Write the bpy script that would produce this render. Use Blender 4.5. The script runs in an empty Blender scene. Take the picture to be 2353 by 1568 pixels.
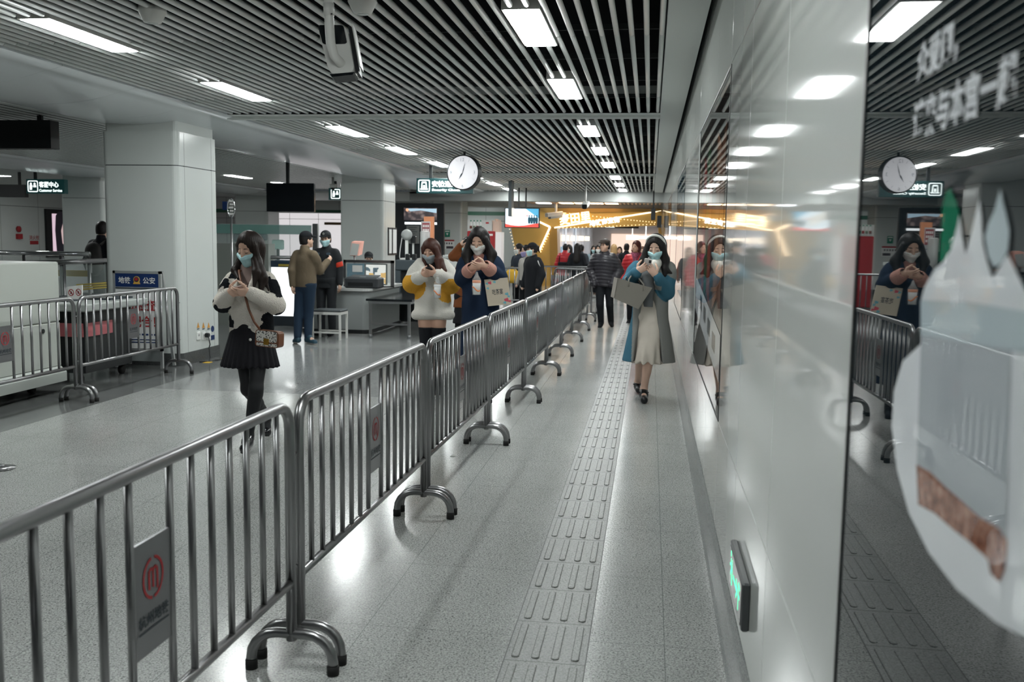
import bpy, math, random
import numpy as np
random.seed(7); rng = np.random.default_rng(7)
SC = bpy.context.scene; COL = SC.collection
# ---------------------------------------------------------------- camera, world, exposure
IMW, IMH, FPX = 2353, 1568, 2200.0
EYE = 1.58
def _axes():
    cx, cy = IMW/2, IMH/2; vx, vy, roll = 1495, 552, .0145
    d = np.array([vx-cx, -(vy-cy), -FPX]); d /= np.linalg.norm(d)
    e = np.array([vx+1000-cx, -(vy+1000*roll-cy), -FPX])
    n = np.cross(e, d); n /= np.linalg.norm(n)
    if n[1] < 0: n = -n
    return np.array([np.cross(d, n), d, n])
AX = _axes(); CAMP = np.array([0, 0, EYE])
def ray(px, py): return AX @ np.array([px-IMW/2, -(py-IMH/2), -FPX])
def at(px, py, Y):                       # point of the place at distance Y down the corridor
    r = ray(px, py); return CAMP + r*(Y/r[1])
def atx(px, py, X):                      # point on a plane parallel to the corridor
    r = ray(px, py); return CAMP + r*(X/r[0])
def atz(px, py, z=0.):                   # point on a level plane
    r = ray(px, py); return CAMP + r*((z-EYE)/r[2])
from mathutils import Matrix, Vector
cam = bpy.data.cameras.new('camera'); camo = bpy.data.objects.new('camera', cam); COL.objects.link(camo)
m = Matrix([list(AX[i])+[CAMP[i]] for i in range(3)]+[[0, 0, 0, 1]]); camo.matrix_world = m
cam.sensor_width = 36; cam.lens = FPX/IMW*36; cam.clip_start = .02; cam.clip_end = 300
cam.dof.use_dof = True; cam.dof.focus_distance = 6.6; cam.dof.aperture_fstop = 4.2
SC.camera = camo
w = bpy.data.worlds.new('world'); SC.world = w; w.use_nodes = True
w.node_tree.nodes['Background'].inputs[0].default_value = (.55, .62, .66, 1)
w.node_tree.nodes['Background'].inputs[1].default_value = .07
SC.view_settings.view_transform = 'Standard'; SC.view_settings.look = 'None'
SC.view_settings.exposure = 0.0; SC.view_settings.gamma = 1; SC.view_settings.use_curve_mapping = False
SC.cycles.max_bounces = 8; SC.cycles.transparent_max_bounces = 12
LAMP = 54.0                               # strength of the ceiling light panels

# ---------------------------------------------------------------- materials
MATS = {}
def mat(name, col=(.5, .5, .5), rough=.5, metal=0, spec=.5, emit=None, es=1, alpha=1, coat=0, trans=0, ior=1.45, bump=None, vary=None):
    if name in MATS: return MATS[name]
    M = bpy.data.materials.new(name); M.use_nodes = True; nt = M.node_tree; N, L = nt.nodes, nt.links
    b = N['Principled BSDF']; I = b.inputs
    I['Base Color'].default_value = (*col, 1); I['Roughness'].default_value = rough; I['Metallic'].default_value = metal
    I['Specular IOR Level'].default_value = spec; I['Alpha'].default_value = alpha; I['Coat Weight'].default_value = coat; I['Coat Roughness'].default_value = .03
    I['Transmission Weight'].default_value = trans; I['IOR'].default_value = ior
    if emit: I['Emission Color'].default_value = (*emit, 1); I['Emission Strength'].default_value = es
    geo = None
    if vary or bump:
        tc = N.new('ShaderNodeTexCoord')
    if vary:                              # (scale, amount): mottled colour
        n = N.new('ShaderNodeTexNoise'); n.inputs['Scale'].default_value = vary[0]; n.inputs['Detail'].default_value = 4
        L.new(tc.outputs['Object'], n.inputs['Vector'])
        r = N.new('ShaderNodeValToRGB'); a = vary[1]
        r.color_ramp.elements[0].position = .3; r.color_ramp.elements[1].position = .7
        r.color_ramp.elements[0].color = (*[c*(1-a) for c in col], 1); r.color_ramp.elements[1].color = (*[min(1, c*(1+a)) for c in col], 1)
        L.new(n.outputs['Fac'], r.inputs['Fac']); L.new(r.outputs['Color'], I['Base Color'])
    if bump:                              # (scale xyz, strength, distance)
        mp = N.new('ShaderNodeMapping'); mp.inputs['Scale'].default_value = bump[0] if hasattr(bump[0], '__len__') else (bump[0],)*3
        L.new(tc.outputs['Object'], mp.inputs['Vector'])
        n = N.new('ShaderNodeTexNoise'); n.inputs['Scale'].default_value = 1; n.inputs['Detail'].default_value = bump[3] if len(bump) > 3 else 3
        L.new(mp.outputs['Vector'], n.inputs['Vector'])
        bp = N.new('ShaderNodeBump'); bp.inputs['Strength'].default_value = bump[1]; bp.inputs['Distance'].default_value = bump[2]
        L.new(n.outputs['Fac'], bp.inputs['Height']); L.new(bp.outputs['Normal'], I['Normal'])
    MATS[name] = M; return M
def floor_mat(name, col, dark, rough, tile=True, sc=1.):
    M = mat(name, col, rough); nt = M.node_tree; N, L = nt.nodes, nt.links; b = N['Principled BSDF']
    g = N.new('ShaderNodeNewGeometry')
    n1 = N.new('ShaderNodeTexNoise'); n1.inputs['Scale'].default_value = 135*sc; n1.inputs['Detail'].default_value = 4; n1.inputs['Roughness'].default_value = .72; n1.inputs['Distortion'].default_value = .6
    L.new(g.outputs['Position'], n1.inputs['Vector'])
    r = N.new('ShaderNodeValToRGB'); e = r.color_ramp.elements
    e[0].position = .35; e[0].color = (*dark, 1); e[1].position = .52; e[1].color = (*col, 1)
    x = e.new(.43); x.color = (*[.5*(a+c_) for a, c_ in zip(col, dark)], 1)
    x = e.new(.66); x.color = (*[min(1, c*1.28) for c in col], 1)
    L.new(n1.outputs['Fac'], r.inputs['Fac'])
    n2 = N.new('ShaderNodeTexNoise'); n2.inputs['Scale'].default_value = 1.3; n2.inputs['Detail'].default_value = 3
    L.new(g.outputs['Position'], n2.inputs['Vector'])
    mx = N.new('ShaderNodeMix'); mx.data_type = 'RGBA'; mx.blend_type = 'MULTIPLY'; mx.inputs[0].default_value = .3
    L.new(r.outputs['Color'], mx.inputs[6]); L.new(n2.outputs['Fac'], mx.inputs[7]); out = mx.outputs[2]
    if tile:
        mp = N.new('ShaderNodeMapping'); mp.inputs['Location'].default_value = (.5, .13, 0); L.new(g.outputs['Position'], mp.inputs['Vector'])
        bt = N.new('ShaderNodeTexBrick'); bt.offset = 0; bt.inputs['Scale'].default_value = 1; bt.inputs['Mortar Size'].default_value = .0014
        bt.inputs['Brick Width'].default_value = .6; bt.inputs['Row Height'].default_value = .755; bt.inputs['Mortar Smooth'].default_value = 0
        L.new(mp.outputs['Vector'], bt.inputs['Vector'])
        m2 = N.new('ShaderNodeMix'); m2.data_type = 'RGBA'; L.new(bt.outputs['Fac'], m2.inputs[0]); L.new(out, m2.inputs[6]); m2.inputs[7].default_value = (.15, .16, .16, 1); out = m2.outputs[2]
    L.new(out, b.inputs['Base Color']); return M

# ---------------------------------------------------------------- mesh building
class MB:
    def __init__(s): s.v = []; s.f = []; s.m = []; s.s = []; s.mi = 0; s.n = 0
    def add(s, V, F, smooth=False):
        V = np.asarray(V, float); s.v.append(V)
        for q in F: s.f.append(tuple(int(i)+s.n for i in q)); s.m.append(s.mi); s.s.append(smooth)
        s.n += len(V); return s
    def box(s, x0, x1, y0, y1, z0, z1, bev=0):
        if bev <= 0:
            V = [(x, y, z) for z in (z0, z1) for y in (y0, y1) for x in (x0, x1)]
            return s.add(V, [(0, 2, 3, 1), (4, 5, 7, 6), (0, 1, 5, 4), (2, 6, 7, 3), (0, 4, 6, 2), (1, 3, 7, 5)])
        b = min(bev, (x1-x0)*.49, (y1-y0)*.49, (z1-z0)*.49); P = []
        for z, i in ((z0, b), (z0+b, 0), (z1-b, 0), (z1, b)):
            for ring in (rrect(x0+i, x1-i, y0+i, y1-i, max(b-i*.6, b*.4), 3),): P.append([(x, y, z) for x, y in ring])
        return s.loft(P)
    def loft(s, rings, caps=True, closed=True, smooth=False):
        n = len(rings[0]); V = [p for r in rings for p in r]; F = []
        for a in range(len(rings)-1):
            for i in range(n if closed else n-1):
                j = (i+1) % n; F.append((a*n+i, a*n+j, (a+1)*n+j, (a+1)*n+i))
        s.add(V, F, smooth)
        if caps:
            k = s.n-len(V); s.f.append(tuple(k+i for i in reversed(range(n)))); s.f.append(tuple(k+(len(rings)-1)*n+i for i in range(n)))
            s.m += [s.mi]*2; s.s += [False]*2
        return s
    def tube(s, pts, r, n=10, caps=True, smooth=True, flat=None):
        P = [np.asarray(p, float) for p in pts]; R = r if hasattr(r, '__len__') else [r]*len(P)
        t0 = P[1]-P[0]; t0 /= np.linalg.norm(t0)
        u = np.cross(t0, (0, 0, 1) if abs(t0[2]) < .9 else (1, 0, 0)); u /= np.linalg.norm(u); rings = []
        for i, p in enumerate(P):
            a = P[max(0, i-1)]; b = P[min(len(P)-1, i+1)]; t = b-a; t /= np.linalg.norm(t)
            u = u-t*(u@t); u /= np.linalg.norm(u); v = np.cross(t, u)
            rings.append([p+R[i]*(math.cos(q)*u+math.sin(q)*v) for q in np.arange(n)*2*math.pi/n])
        return s.loft(rings, caps, True, smooth)
    def prism(s, poly, o, ux, uy, d):       # polygon (a,b) in plane o+a*ux+b*uy, thickened along d
        o, ux, uy, d = (np.asarray(q, float) for q in (o, ux, uy, d)); A = [o+a*ux+b*uy for a, b in poly]
        if np.cross(ux, uy) @ d < 0: A = A[::-1]
        area = sum((a0*b1-a1*b0) for (a0, b0), (a1, b1) in zip(poly, poly[1:]+poly[:1]))
        if area < 0: A = A[::-1]
        return s.loft([A, [p+d for p in A]])
    def lathe(s, prof, c=(0, 0, 0), n=20, axis='z', smooth=True):
        rings = []
        for r, h in prof:
            ring = []
            for q in np.arange(n)*2*math.pi/n:
                a, b = r*math.cos(q), r*math.sin(q)
                ring.append({'z': (c[0]+a, c[1]+b, c[2]+h), 'y': (c[0]+b, c[1]+h, c[2]+a), 'x': (c[0]+h, c[1]+a, c[2]+b)}[axis])
            rings.append(ring)
        return s.loft(rings, True, True, smooth)
    def quad(s, a, b, c, d): return s.add([a, b, c, d], [(0, 1, 2, 3)])
def rrect(x0, x1, y0, y1, r, n=4):
    out = []
    for cx, cy, a in ((x1-r, y0+r, -90), (x1-r, y1-r, 0), (x0+r, y1-r, 90), (x0+r, y0+r, 180)):
        for i in range(n+1):
            q = math.radians(a+90*i/n); out.append((cx+r*math.cos(q), cy+r*math.sin(q)))
    return out
def arc(c, r, a0, a1, n, u, v):
    c, u, v = (np.asarray(q, float) for q in (c, u, v))
    return [c+r*(math.cos(q)*u+math.sin(q)*v) for q in np.radians(np.linspace(a0, a1, n))]
def circle(cx, cy, r, n=24, ry=None): return [(cx+r*math.cos(q), cy+(ry or r)*math.sin(q)) for q in np.arange(n)*2*math.pi/n]
def put(name, mb, mats, parent=None, loc=None):
    """links the collected shapes as one mesh object; vertices are given in the place, stored about the object's origin"""
    V = np.concatenate(mb.v) if mb.v else np.zeros((0, 3))
    o_ = np.array(parent['org'][:] if parent and 'org' in parent else (0, 0, 0), float)
    if parent is None:
        if loc is None: loc = ((V[:, 0].min()+V[:, 0].max())/2, (V[:, 1].min()+V[:, 1].max())/2, V[:, 2].min())
        o_ = np.array(loc, float)
    me = bpy.data.meshes.new(name); me.from_pydata((V-o_).tolist(), [], mb.f)
    for M in (mats if isinstance(mats, (list, tuple)) else [mats]): me.materials.append(M)
    me.polygons.foreach_set('material_index', mb.m); me.polygons.foreach_set('use_smooth', mb.s); me.update()
    o = bpy.data.objects.new(name, me); COL.objects.link(o)
    if parent: o.parent = parent
    else: o.location = o_
    o['org'] = o_.tolist(); return o
def thing(name, label, cat, loc=(0, 0, 0), group=None):
    o = bpy.data.objects.new(name, None); COL.objects.link(o); o.location = loc; o.empty_display_size = .1; o['org'] = [float(q) for q in loc]
    o['label'] = label; o['category'] = cat
    if group: o['group'] = group
    return o
def tag(o, label, cat, group=None):
    o['label'] = label; o['category'] = cat
    if group: o['group'] = group
    return o
def struct(name, mb, mats): o = put(name, mb, mats); o['kind'] = 'structure'; return o
def copy_tree(o, dv, parent=None, label=None):
    c = o.copy(); COL.objects.link(c)
    if parent: c.parent = parent
    else: c.location = Vector(o.location)+Vector(dv)
    if label: c['label'] = label
    for ch in o.children: copy_tree(ch, dv, c)
    return c
def glyphs(s, bold=.0):
    cu = bpy.data.curves.new('t', 'FONT'); cu.body = s; cu.resolution_u = 2; cu.offset = bold; cu.fill_mode = 'FRONT'
    o = bpy.data.objects.new('t', cu); COL.objects.link(o); dg = bpy.context.evaluated_depsgraph_get(); dg.update()
    me = bpy.data.meshes.new_from_object(o.evaluated_get(dg)); V = np.array([v.co[:] for v in me.vertices]); F = [tuple(p.vertices) for p in me.polygons]
    bpy.data.objects.remove(o); bpy.data.meshes.remove(me); bpy.data.curves.remove(cu); return V, F
def text(mb, s, o, ux, uy, w=None, h=None, bold=.0, lift=.002):
    """writes s with its lower left corner at o, running along ux, fitted to width w and/or height h"""
    V, F = glyphs(s, bold)
    if not len(V): return mb
    lo, hi = V.min(0), V.max(0); sx = w/(hi[0]-lo[0]) if w else None; sy = h/(hi[1]-lo[1]) if h else None
    sx = sx or sy; sy = sy or sx
    o, ux, uy = (np.asarray(q, float) for q in (o, ux, uy)); ux = ux/np.linalg.norm(ux); uy = uy/np.linalg.norm(uy); nn = np.cross(ux, uy)
    P = o+np.outer((V[:, 0]-lo[0])*sx, ux)+np.outer((V[:, 1]-lo[1])*sy, uy)+nn*lift
    return mb.add(P, F)
X_, Y_, Z_ = np.eye(3)
# shared materials
def _m():
    mat('enamel', (.545, .565, .545), .045, spec=.5, bump=((9, 9, .5), .007, .004, 1)); mat('column_enamel', (.62, .655, .635), .2, spec=.5)
    mat('plaster', (.60, .63, .61), .6); mat('black_void', (.004, .005, .006), .9, spec=.1); mat('slat', (.72, .75, .73), .33)
    mat('soffit', (.74, .78, .80), .2, spec=1., ior=1.7); mat('black', (.012, .014, .015), .45); mat('black_gloss', (.008, .01, .012), .12); mat('rubber', (.01, .01, .01), .8)
    mat('steel', (.29, .29, .295), .3, 1); mat('steel_dark', (.33, .34, .35), .34, 1); mat('chrome', (.75, .76, .77), .12, 1)
    mat('white_metal', (.68, .68, .65), .35); mat('white_paint', (.75, .76, .74), .45); mat('paper', (.8, .8, .78), .6)
    mat('lamp', (.9, .9, .9), .5, emit=(.955, 1, .985), es=LAMP); mat('sign_white', (.8, .85, .85), .5, emit=(.86, 1, .97), es=1.6)
    mat('sign_green', (.006, .028, .03), .35, emit=(.0, .10, .10), es=.12); mat('red_print', (.36, .02, .025), .5); mat('blue_print', (.008, .03, .12), .4); mat('yellow_print', (.75, .48, .05), .5)
    mat('green_print', (.01, .2, .12), .5); mat('orange_print', (.8, .25, .08), .5); mat('dark_print', (.03, .04, .05), .5)
    mat('granite_dark', (.075, .08, .08), .2, vary=(180, .6)); mat('wood_gold', (.50, .29, .045), .35, .35)
    mat('tan', (.5, .4, .28), .6)
_m(); G = MATS
# ================================================================ THE SETTING
WX = .345; ZC = 3.0
floor_mat('granite', (.475, .485, .472), (.055, .06, .062), .17); floor_mat('granite_tactile', (.25, .26, .252), (.07, .075, .075), .42, False)
b = MB(); b.box(-32, WX+.02, -7, 62, -.1, 0); struct('floor', b, G['granite'])
floor_mat('floor_tone_inner', (.36, .37, .365), (.045, .05, .052), .14); floor_mat('granite_edge', (.20, .208, .205), (.03, .032, .034), .13)  # inner area: darker tone of the main floor's speckle
b = MB(); b.box(-5.02, -1.75, 9.06, 36, -.05, .0008); struct('floor_inner', b, G['floor_tone_inner']); b = MB(); b.box(-20.3, -5.02, -7, 36, -.05, .0008); struct('floor_edge', b, G['granite_edge'])
# tactile guide strip: slabs with four raised bars each
b = MB(); b.box(-.5, -.195, -3, 31, -.05, .0015)
for k in range(int(34/.375)):
    y = -2.95+k*.375
    for i in range(4):
        x = -.4625+i*.0755; prof = rrect(x-.0155, x+.0155, y+.02, y+.345, .0154, 3)
        b.loft([[(p, q, .001) for p, q in prof], [(p, q, .0045) for p, q in prof], [(x+(p-x)*.75, y+.18+(q-y-.18)*.985, .006) for p, q in prof]])
struct('floor_tactile_strip', b, G['granite_tactile'])
b = MB()
for k in range(92):
    y = -2.955+k*.375
    b.box(-.5, -.195, y-.0015, y+.0015, .0, .0018)
b.box(-.5025, -.4985, -3, 31, 0, .0018); b.box(-.1965, -.1925, -3, 31, 0, .0018)
struct('floor_tactile_joint', b, G['black'])
# right wall: enamel panels in three rows, thin joints
pan = [1.69+.97*k for k in range(-6, 36)]
post_spans = [(-1.22, 1.69), (4.60, 7.3), (10.42, 13.3), (17.2, 20.1), (24, 26.9)]
b = MB(); b.box(WX+.012, WX+.3, -5, 34.5, 0, 3.4)
struct('wall_right_backing', b, mat('joint_grey', (.16, .17, .17), .6))
b = MB(); g = .0022
for y0, y1 in zip(pan[:-1], pan[1:]):
    for z0, z1 in ((.22, .72), (.72, 2.392), (2.392, 3.3)):
        if z0 == .72 and any(y0 >= a-.3 and y1 <= c+.3 for a, c in post_spans): continue
        b.box(WX, WX+.012, y0+g, y1-g, z0+g, z1-g, .0012)
struct('wall_right', b, G['enamel'])
b = MB(); b.loft([[(WX-.028, y, 0), (WX+.02, y, 0), (WX+.02, y, .217), (WX-.002, y, .217), (WX-.012, y, .17), (WX-.02, y, .03)] for y in (-5, 1.4, 6.35, 11, 16, 34)])
struct('baseboard_right', b, mat('granite_skirting', (.2, .215, .21), .25, vary=(160, .5)))
# ceiling: black void, round baffle tubes in bays, border panels
b = MB(); b.box(-20, WX+.3, -6, 40, 3.75, 3.8); struct('ceiling_void', b, G['black_void'])
b = MB(); b.box(.065, .312, -6, 29.3, ZC-.012, 3.1)
struct('ceiling_panel_right', b, G['plaster'])
LY = [(1.6, 2.8), (6.1, 7.23), (8.73, 9.93), (12.27, 13.5), (15.12, 16.4), (18.02, 19.3), (21.75, 23.0), (24.7, 26.0), (27.5, 28.8)]
LX = [(-.955, -.735), (-4.25, -4.035)]; LX2 = [(-10.3, -10.08)]
def baffles(name, xs, y0, y1, lxs, joints):
    b = MB(); r = .0197
    for x in xs:
        cuts = sorted(((a-.04, c+.04) for lx in lxs for a, c in LY if lx[0]-.012 < x < lx[1]+.012)); y = y0; segs = []
        for a, c in cuts:
            if c < y0 or a > y1: continue
            if a > y: segs.append((y, a))
            y = max(y, c)
        if y < y1: segs.append((y, y1))
        for a, c in segs:
            q = [a]+[j for j in joints if a+.1 < j < c-.1]+[c]
            for p, s_ in zip(q[:-1], q[1:]): b.tube([(x, p+.003, ZC+r), (x, s_-.003, ZC+r)], r, 8, caps=True)
    c = MB()
    for y in np.arange(y0+.4, y1, 1.1): c.box(min(xs), max(xs), y, y+.018, ZC+.06, ZC+.10)
    struct('ceiling_carriers', c, mat('carrier', (.03, .035, .035), .6)); return struct(name, b, G['slat'])
XS = [.036-.1048*k for k in range(49)]
baffles('ceiling_baffles', XS, -5.5, 11.06, LX, (3.4, 6.95, 9.9)); baffles('ceiling_baffles', XS, 11.36, 21.1, LX, (15.6, 19.2)); baffles('ceiling_baffles', XS, 21.36, 29.1, LX, (25.2,))
b = MB()
for k in range(31):
    x = -7.2-.152*k
    b.mi = 0
    for a, c in ((-1, 13.2), (13.206, 18.5), (18.506, 23.7), (23.706, 29)): b.box(x-.105, x, a, c, ZC, ZC+.05, .004)
    b.mi = 1; b.box(x-.152, x-.105, -1, 29, ZC+.003, ZC+.05)  # black strips close the gaps, standing in for the shade between boards
struct('ceiling_baffles_rear', b, [G['slat'], G['black_void']])
b = MB()
for y in (11.06, 21.12):
    b.box(-5.06, .065, y, y+.18, ZC-.002, ZC+.2); b.box(-5.2, .065, y+.18, y+.30, ZC-.03, ZC+.02); b.box(-5.3, .065, y-.0, y+.03, ZC+.0, ZC+.3)
struct('ceiling_beam', b, G['plaster'])
b = MB(); b.box(-7.4, WX+.3, 29.1, 29.9, 2.70, 3.7);
struct('ceiling_bulkhead', b, mat('bulkhead_grey', (.36, .38, .37), .6))
# curved white soffit along the column rows
def soffit(name, xc, y0, y1):
    prof = []; hw = .86
    prof.append((xc+1.0, ZC-.005)); prof.append((xc+hw, ZC-.04))
    for t in np.linspace(1, -1, 25)[0:]:
        a = abs(t); prof.append((xc+hw*.97*t, 2.845+.115*a**2.2))
    prof += [(xc-hw, ZC-.04), (xc-1.05, ZC-.005), (xc-1.05, 3.3), (xc+1.0, 3.3)]
    b = MB(); ys = list(np.arange(y0, y1, 1.2))+[y1]
    for a, c in zip(ys[:-1], ys[1:]): b.loft([[(x, a+.002, z) for x, z in prof], [(x, c-.002, z) for x, z in prof]], caps=False)
    n = len(prof); o = struct(name, b, G['soffit'])
    me = o.data; sm = [abs(p.normal.y) < .5 and p.normal.z < -.5 for p in me.polygons]; me.polygons.foreach_set('use_smooth', sm); return o
soffit('ceiling_soffit', -6.05, -3, 29.1); soffit('ceiling_soffit', -12.95, 3, 29.1)
# transverse ceiling over the rear rooms
b = MB(); b.box(-30, -14.05, -3, 40, 3.0, 3.05); b.box(-14.1, -7.05, 29.1, 40, 2.9, 2.95); b.box(-7.4, WX, 32, 33, 2.62, 3.6); struct('ceiling_rear', b, G['plaster'])
# columns
def column(x0, x1, y0, y1):
    b = MB(); b.mi = 0
    for z0, z1 in ((.15, 2.365), (2.375, 2.765)):
        ring = rrect(x0, x1, y0, y1, .07, 5); b.loft([[(x, y, z) for x, y in ring] for z in (z0, z1)], smooth=False)
    b.mi = 1; ring = rrect(x0+.01, x1-.01, y0+.01, y1-.01, .07, 4); b.loft([[(x, y, z) for x, y in ring] for z in (2.36, 2.38)])
    for yy in (y0+.17, y1-.17): b.box(x1-.01, x1+.0008, yy-.0015, yy+.0015, .15, 2.76); b.box(x0-.0008, x0+.01, yy-.0015, yy+.0015, .15, 2.76)
    o = struct('column', b, [G['column_enamel'], mat('groove', (.04, .05, .055), .5)])
    k = MB(); k.loft([[(x, y, z) for x, y in rrect(x0+.03, x1-.03, y0+.03, y1-.03, .03, 2)] for z in (2.76, 3.0)]); put('column_collar', k, G['plaster'], o)
    k = MB(); k.loft([[(x, y, z) for x, y in rrect(x0-.012, x1+.012, y0-.012, y1+.012, .07, 5)] for z in (0, .15)]); put('column_skirting', k, G['granite_dark'], o)
    return o
column(-6.45, -5.50, 10.67, 11.72); column(-6.95, -5.95, 21, 22.1); column(-7.13, -6.13, 31.0, 32.1)
column(-13.76, -12.72, 21, 22.1); column(-14.2, -13.0, 31.5, 32.6); column(-6.4, -5.5, .2, 1.25)
# far walls
enam = mat('wall_enamel', (.57, .60, .58), .3)
b = MB(); b.box(-20.6, -20.3, 4, 40, 0, 3.2); b.mi = 1
for y in np.arange(5, 40, 1.9): b.box(-20.302, -20.298, y, y+.012, .2, 3)
b.box(-20.302, -20.297, 4, 40, 2.37, 2.39); struct('wall_left', b, [enam, G['joint_grey']])
b = MB(); b.box(-20.4, -3.9, 36, 36.3, 0, 3.1); b.mi = 1
for x in np.arange(-20, -3.9, 1.15): b.box(x, x+.012, 35.997, 36.002, 0, 3)
b.box(-20.4, -3.9, 35.996, 36.002, 2.2, 2.215); b.mi = 2; b.box(-20.4, -3.9, 35.99, 36.003, 2.42, 2.56)
struct('wall_back', b, [enam, G['joint_grey'], mat('green_band', (.03, .14, .08), .4)])
# ceiling lights
k = 0
def ceiling_light(x0, x1, y0, y1, label):
    t = thing('ceiling_light', label, 'light', ((x0+x1)/2, (y0+y1)/2, ZC), 'ceiling light panels')
    b = MB(); b.loft([[(x, y, z) for x, y in ((x0+i, y0+i), (x1-i, y0+i), (x1-i, y1-i), (x0+i, y1-i))] for z, i in ((ZC-.007, .004), (ZC+.004, 0))]); put('diffuser', b, G['lamp'], t)
    b = MB()
    for q in ((x0-.012, x0, y0-.012, y1+.012), (x1, x1+.012, y0-.012, y1+.012), (x0, x1, y0-.012, y0), (x0, x1, y1, y1+.012)): b.box(*q, ZC-.002, ZC+.05)
    b.box(x0-.012, x1+.012, y0-.012, y1+.012, ZC+.05, ZC+.07); put('frame', b, G['white_metal'], t)
RN = {1: 'largest, at the top', 2: 'second from the front', 3: 'first beyond the near beam', 4: 'second beyond the near beam', 5: 'third beyond the near beam', 6: 'first beyond the far beam', 7: 'second beyond the far beam', 8: 'last before the bulkhead'}
for i, (a, c) in enumerate(LY):
    for j, (x0, x1) in enumerate(LX):
        side = ('row near the right wall', 'row near the columns')[j]
        ceiling_light(x0, x1, a, c, 'ceiling light in the %s, %s' % (side, RN.get(i, 'overhead out of view')))
for a, c in ((14.1, 15.3), (18.6, 19.8), (22.3, 23.5), (25.2, 26.4)):
    ceiling_light(-10.3, -10.08, a, c, 'white ceiling light beyond the column row, %d metres away' % round(a))
for y in (8, 13, 18.5, 23, 27):
    ceiling_light(-17.6, -16.6, y, y+.22, 'white ceiling light in the far left hall, %d metres away' % y)
for x in (-9, -6.6, -11.5): ceiling_light(x, x+.25, 33.2, 34.4, 'white ceiling light above the rear wall')  # lights added over the rear wall to brighten it
# ================================================================ STEEL CROWD BARRIERS
def metro_logo(mb, c, ux, uy, r):
    """broken ring round a letter m"""
    c, ux, uy = (np.asarray(q, float) for q in (c, ux, uy)); nn = np.cross(ux, uy)*.0006
    def stroke(pts, w):
        P = [np.array(p) for p in pts]
        for p, q in zip(P[:-1], P[1:]):
            d = q-p; l = np.linalg.norm(d); d = d/l; e = np.array([-d[1], d[0]])*w/2
            mb.add([c+nn+(z[0]*ux+z[1]*uy)*r for z in (p-e, q-d*0+e*-1, q+e, p+e)], [(0, 1, 2, 3)])
    for a0, a1 in ((100, 262), (-85, 80)): stroke([(math.cos(t), 1.1*math.sin(t)) for t in np.radians(np.linspace(a0, a1, 14))], .17)
    stroke([(-.42, -.6), (-.42, .45)], .2)
    stroke([(-.42, .2)]+[(-.2+.2*math.cos(t), .3+.22*math.sin(t)) for t in np.radians(np.linspace(170, 0, 7))]+[(0, -.55)], .18)
    stroke([(0, .2)]+[(.22+.21*math.cos(t), .3+.22*math.sin(t)) for t in np.radians(np.linspace(170, 0, 7))]+[(.43, -.35), (.43, -.75)], .18)
def barrier(label, a, c, face=1, plate=True, group='steel crowd barriers', Hh=.985):
    """bay from ground point a to c; face: side (left of a->c = -1) on which the plate lettering shows"""
    a = np.array([*a, 0.]); c = np.array([*c, 0.]); d = c-a; Ln = np.linalg.norm(d); d /= Ln; s = np.cross(d, Z_)   # s = right of travel
    t = thing('crowd_barrier', label, 'barrier', a+d*Ln/2, group); R = .019
    q = .09; up = Z_
    b = MB(); pts = [a+up*.12, a+up*(Hh-q)]+arc(a+d*q+up*(Hh-q), q, 180, 90, 6, d, up)+arc(c-d*q+up*(Hh-q), q, 90, 0, 6, d, up)+[c+up*.12]
    b.tube(pts, R, 12); put('frame', b, G['steel'], t)
    b = MB(); b.tube([a+up*.335, c+up*.335], .016, 10); put('bottom_rail', b, G['steel'], t)
    g = (Ln-.2)/2/7.0; xs = [g*(i+1)-.5*g*0 for i in range(7)]; xs = [x for x in xs]; xs = xs+[Ln-x for x in xs]
    for x in sorted(xs):
        b = MB(); b.tube([a+d*x+up*.335, a+d*x+up*(Hh-.01)], .011, 8); put('bar', b, G['steel'], t)
    for p in (a, c):
        b = MB(); w = .155; r = .1
        pts = [p-s*w+up*.03]+arc(p-s*(w-r)+up*.045, r, 180, 90, 6, s, up)+arc(p+s*(w-r)+up*.045, r, 90, 0, 6, s, up)+[p+s*w+up*.03]
        b.tube(pts, R, 10); f = put('foot', b, G['steel'], t)
        for k in (-1, 1): b = MB(); b.tube([p+s*w*k, p+s*w*k+up*.036], R+.003, 10); put('rubber_cap', b, G['rubber'], f)
    for z in (.38, .80): b = MB(); b.tube([c+up*z, c+d*.055+up*z], .006, 6); put('coupling', b, G['steel_dark'], t)
    if plate:
        m0 = a+d*(Ln/2); b = MB(); h0, h1 = .50, .80; wv = (Ln-14*g)/2+.0
        b.prism([(-.105, h0), (.105, h0), (.105, h1), (-.105, h1)], m0-s*.004, d, up, s*.008); pl = put('plate', b, mat('plate_steel', (.30, .30, .31), .3, 1), t)
        for sd in (1, -1):
            ux = d*sd; o = m0+s*sd*.0045
            b = MB(); metro_logo(b, o+up*.695, ux, up, .048); put('emblem', b, G['red_print'], pl)
            b = MB(); text(b, '杭州地铁', o-ux*.075+up*.575, ux, up, w=.15, h=.036, bold=.02, lift=.0006); b.add([o-ux*.075+up*.562+s*sd*.0006, o+ux*.075+up*.562+s*sd*.0006, o+ux*.075+up*.567+s*sd*.0006, o-ux*.075+up*.567+s*sd*.0006], [(0, 1, 2, 3)])
            put('lettering', b, G['dark_print'], pl)
    return t
FY = [1.25, 3.235, 5.21, 7.17, 9.10, 11.0, 12.85, 14.75, 16.6, 18.5]; FXc = [-1.26, -1.245, -1.227, -1.205, -1.175, -1.16, -1.16, -1.165, -1.17, -1.17]
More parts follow.
